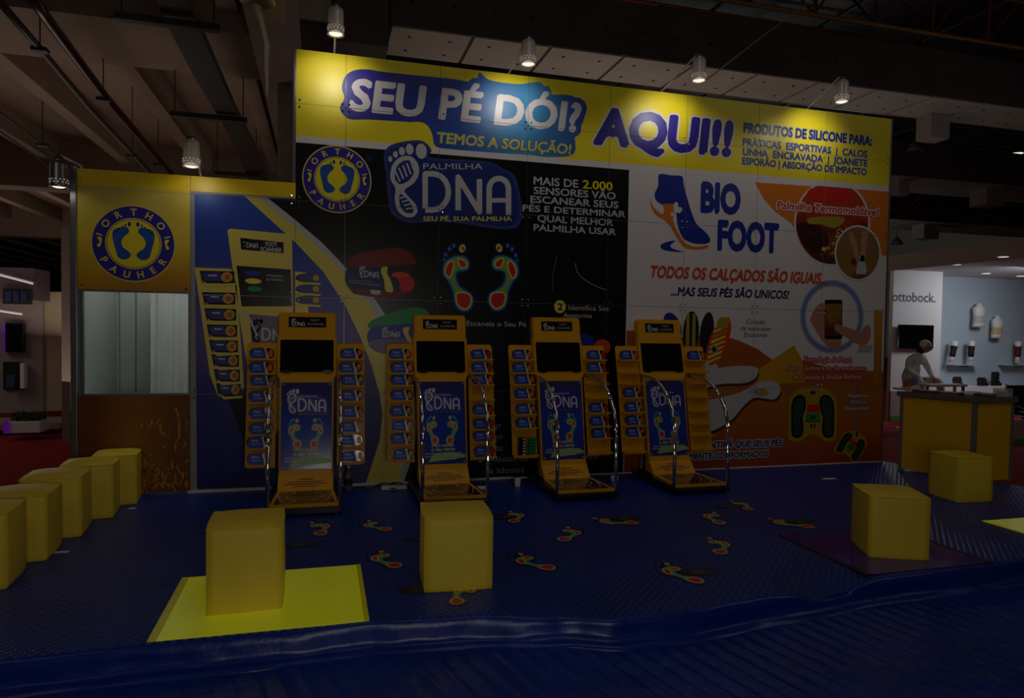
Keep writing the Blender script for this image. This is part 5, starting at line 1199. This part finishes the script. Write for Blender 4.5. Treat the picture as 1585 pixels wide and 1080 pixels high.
# roof hung insulation scrap on edge beam
t = thing('foil_wrap', 'torn pale foil wrapping hanging from the edge beam beside the cable tray', 'foil', (0, 0, 0))
bm = bmesh.new(); prev = None
P = [(396, 8, 18), (405, 40, 12), (412, 70, 12), (411, 100, 9), (413, 130, 5), (413, 150, 2)]
for u, v, wd in P:
    c = AY(u, v, -.9); k = wd*.0055/2; row = [bm.verts.new((c.x-k, c.y, c.z)), bm.verts.new((c.x, c.y-.03-random.uniform(0, .02), c.z)), bm.verts.new((c.x+k, c.y, c.z)), bm.verts.new((c.x, c.y+.03, c.z))]
    if prev:
        for i in range(4): bm.faces.new((prev[i], prev[(i+1) % 4], row[(i+1) % 4], row[i]))
    prev = row
obj('foil_strip', bm, mat('pale_foil', (190, 175, 150), .5), t, True)
c = AY(398, 2, -.9); bm = bmesh.new(); lathe(bm, [(.02, .1), (.1, .06), (.16, 0), (.15, -.005)], 16, Matrix.Translation(c)); obj('lamp_dome', bm, ALU, t, True)
# ---- long concrete beams with perforated soffit boards
def hall_beam(y0, y1, zb_, ht, x0, x1, pw, first=False, mface=CONCD):
    b_ = empty('concrete_beam', (0, y0, zb_), 0, ce)
    obj('beam_face', bbox(x0, x1, 0, y1-y0, .03, ht), mface, b_)
    n = int((x1-x0)/pw); hb = bmesh.new()
    for k in range(n):
        X0 = x0+k*pw; me_ = obj('soffit_board', bbox(X0+.035, X0+pw-.035, .02, y1-y0-.02, 0, .028), SOFF, b_)
        for fx in (.25, .75):
            for fy in (.27, .75): lathe(hb, [(.035, -.004), (.035, 0)], 8, Matrix.Translation((X0+pw*fx, (y1-y0)*fy, -.001)))
            lathe(hb, [(.035, 0), (.035, .004)], 8, Matrix.Translation((X0+pw*fx, -.001, ht*.45)) @ Matrix.Rotation(pi/2, 4, 'X'))
    tag(obj('board_holes', hb, HOLE, b_), kind='stuff')
    return b_
ZB = 7.2
ya = AZ(1000, 92, ZB).y; yb = AZ(1000, 133, ZB).y
hall_beam(ya, yb, ZB, 1.1, AZ(600, 60, ZB).x, 34, 1.55)
y2 = AZ(1480, 280, ZB).y; hall_beam(y2, y2+2.2, ZB, 1.2, 4, 44, 2.4)
y3 = AZ(1480, 346, ZB).y; hall_beam(y3, y3+2.6, ZB, 1.3, 4, 44, 2.6)
# dark side piece at the left end of first beam
xl = AZ(600, 60, ZB).x
o_ = empty('beam_end_block', (0, 0, 0), 0, ce); obj('block', bbox(xl-1.0, xl-.06, ya-.3, yb, ZB-.5, ZB+1.6), CONCD, o_); obj('pale_board', bbox(xl-2.3, xl-1.05, ya-.1, ya, ZB-.12, ZB+.55), SOFF, o_)
obj('block', bbox(xl-2.9, xl-1.0, ya+.02, yb, ZB-.6, ZB+2.2), CONCD, o_)
# pylons hanging below beams
for (u, v0, v1, wd, y, lb) in ((1456, 176, 212, 30, ya+.9, 'square white box hanging under the nearest concrete beam'), (1400, 272, 300, 18, y2+.5, 'pale square box under the second concrete beam'), (1542, 286, 316, 30, y2+.5, 'grey square box under the second concrete beam at right'), (1442, 345, 368, 24, y3+.5, 'grey square box under the third concrete beam')):
    p, q = AY(u-wd/2, v1, y), AY(u+wd/2, v0, y); t = thing('hanging_box', lb, 'hanging box', ((p.x+q.x)/2, y, p.z), 0, 'boxes under the hall beams'); h_ = (q.x-p.x)/2
    obj('box_shell', bbox(-h_, h_, 0, h_*1.6, 0, max(q.z, ZB)-p.z, .01), SOFF, t); bm = bmesh.new(); lathe(bm, [(.02, 0), (.02, .3)], 6, Matrix.Translation((0, h_, max(q.z, ZB)-p.z-.02))); obj('hanger', bm, STEEL, t)
# roof deck and trusses
bm = bmesh.new(); zr = 11.2; n = 120; rows = []
for k in range(n+1):
    y = 3+k*.33; z = zr+(.06 if (k//1) % 2 else 0); rows.append((bm.verts.new((-4, y, z)), bm.verts.new((46, y, z))))
for A_, B in zip(rows, rows[1:]): bm.faces.new((A_[0], A_[1], B[1], B[0]))
obj('roof_sheet', bm, mat('roof_sheet', (58, 56, 56), .5), ce)
def truss(y, z0, z1, x0, x1, m, step=1.6):
    t_ = empty('roof_truss', (0, y, 0), 0, ce)
    for nm, z, yy in (('lower_chord', z0, 0), ('upper_chord', z1, -.8), ('upper_chord', z1, .8)):
        bm = bmesh.new(); tube(bm, [(x0, yy, z), (x1, yy, z)], .045, 6); obj(nm, bm, m, t_)
    x = x0
    while x+step <= x1:
        bm = bmesh.new()
        for s in (-.8, .8): tube(bm, [(x, 0, z0), (x+step/2, s, z1)], .028, 5, False); tube(bm, [(x+step/2, s, z1), (x+step, 0, z0)], .028, 5, False)
        tube(bm, [(x+step/2, -.8, z1), (x+step/2, .8, z1)], .022, 5, False); obj('web', bm, random.choice([STEEL, REDST]), t_); x += step
yt = AZ(1400, 45, 8.6).y
truss(yt, 8.6, 10.2, 2, 26, YST); truss(yt+4.5, 8.6, 10.2, 2, 34, REDST, 1.9); truss(y2-2.5, 8.3, 10., 8, 42, REDST, 2.2); truss(y2+4, 7.9, 9.6, 8, 42, STEEL, 2.4); truss(y2+7, 7.6, 9., 8, 42, REDST, 2.4)
for k in range(9):
    x = 3+k*3.4; bm = bmesh.new(); tube(bm, [(x, 3.5, 10.3), (x, 34, 10.3)], .06, 5); obj('purlin', bm, STEEL, ce)
# cable from the ceiling to the third lamp
t = thing('lamp_cable', 'thin pale cable running from the roof down to the spotlight above AQUI', 'cable', (0, 0, 0)); bm = bmesh.new(); tube(bm, [AY(1268, -8, 3.0), AY(1180, 56, 1.6), AY(1092, 125, -.62)], .009, 6); obj('cable', bm, mat('pale_cable', (150, 135, 115), .5), t)
# high bay lamps
for (u, v, y, on, lb) in ((1573, 238, 13., True, 'lit bell lamp hanging in the hall at the right photo edge'), (1415, 235, 11., False, 'unlit dome lamp hanging behind the right end of the wall'), (1388, 378, 24., False, 'small dark dome lamp far behind the wall')):
    p = AY(u, v, y); t = thing('hanging_dome_lamp', lb, 'lamp', p, 0, 'hall dome lamps'); k = 1. if y < 20 else 1.2
    bm = bmesh.new(); lathe(bm, [(.05, .34*k), (.1, .3*k), (.2*k, .14*k), (.28*k, 0), (.26*k, 0), (.09, .28*k)], 20); obj('lamp_dome', bm, mat('dome_grey', (120, 105, 98), .4), t, True)
    bm = bmesh.new(); tube(bm, [(0, 0, .33*k), (0, 0, zr-p.z)], .01, 5); obj('lamp_cord', bm, STEEL, t)
    bm = bmesh.new(); lathe(bm, [(.23*k, .004), (.2*k, .0), (.1*k, -.02)], 18); obj('lamp_lens', bm, GLOWB if on else mat('lens_off', (80, 70, 66), .3), t, True)
# ================================================================== SMALL THINGS ON THE FLOOR
def small(name, label, cat, u, v, bmf, m, z=0.):
    p = AZ(u, v, z); t = bmf; o = obj(name, bmf, m); o.location = p; return tag(o, label, cat)
small('paper_scrap', 'white paper scrap on the platform beside the second stool of the left row', 'scrap', 205, 787, bbox(-.03, .03, -.015, .015, 0.001, .004), WHITE)
small('paper_scrap', 'white crumpled scrap in front of the left stool row', 'scrap', 97, 855, bbox(-.05, .04, -.02, .02, 0.001, .008, .003), WHITE)
small('paper_scrap', 'white paper scrap on the platform below the foot platform print', 'scrap', 1283, 741, bbox(-.09, .09, -.03, .03, 0.001, .004), WHITE)
small('power_strip', 'white power strip against the wall between the two left kiosks', 'power strip', 610, 757, bbox(-.13, .13, -.03, .03, 0.001, .04, .006), WHITE)
small('white_cup', 'white paper cup on the floor left of the third kiosk', 'cup', 801, 752, (lambda b: (lathe(b, [(.03, 0), (.036, .085), (.033, .085), (.028, .01)], 14), b)[1])(bmesh.new()), WHITE)
small('tape_roll', 'white roll on the floor between the third and rightmost kiosks', 'roll', 951, 743, (lambda b: (lathe(b, [(.045, 0), (.045, .05), (.02, .05), (.02, .0)], 16), b)[1])(bmesh.new()), WHITE)
small('power_socket', 'small white socket on the floor between the middle kiosks', 'socket', 744, 757, bbox(-.07, .07, -.03, .03, 0.001, .03, .006), WHITE)
t = thing('water_bottle', 'wrapped bottle on the base of the leftmost kiosk, right of its column', 'bottle', AZ(531, 756, .0)); t.location = (-.37+.42, -.25, 0)
bm = bmesh.new(); lathe(bm, [(.035, 0), (.04, .02), (.04, .15), (.03, .19), (.014, .22), (.014, .24)], 14); obj('bottle_body', bm, mat('bottle_grey', (120, 110, 130), .15, alpha=.7), t, True); bm = bmesh.new(); lathe(bm, [(.016, .235), (.016, .26)], 12); obj('bottle_cap', bm, WHITE, t); bm = bmesh.new(); lathe(bm, [(.041, .06), (.041, .13)], 14); obj('bottle_label', bm, DARK, t)
t = thing('power_cable', 'black power cable tangled along the wall between the two left kiosks', 'cable', (0, 0, 0)); bm = bmesh.new()
pts = [AZ(u, v, .008) for u, v in ((540, 757), (560, 754), (575, 757), (590, 751), (604, 748), (616, 752), (612, 757), (600, 756), (612, 749), (632, 754))]
for p in pts: p.z = .008+random.uniform(0, .02)
P3 = []
for i in range(len(pts)-1):
    a0 = pts[max(0, i-1)]; a1 = pts[i]; a2 = pts[i+1]; a3 = pts[min(len(pts)-1, i+2)]
    for k in range(5): s_ = k/5; P3.append(.5*((2*a1)+(-a0+a2)*s_+(2*a0-5*a1+4*a2-a3)*s_**2+(-a0+3*a1-3*a2+a3)*s_**3))
tube(bm, P3, .006, 5); obj('cable', bm, DARK, t, True)
# ---- drop the prototype packs' spare data, nothing else to do
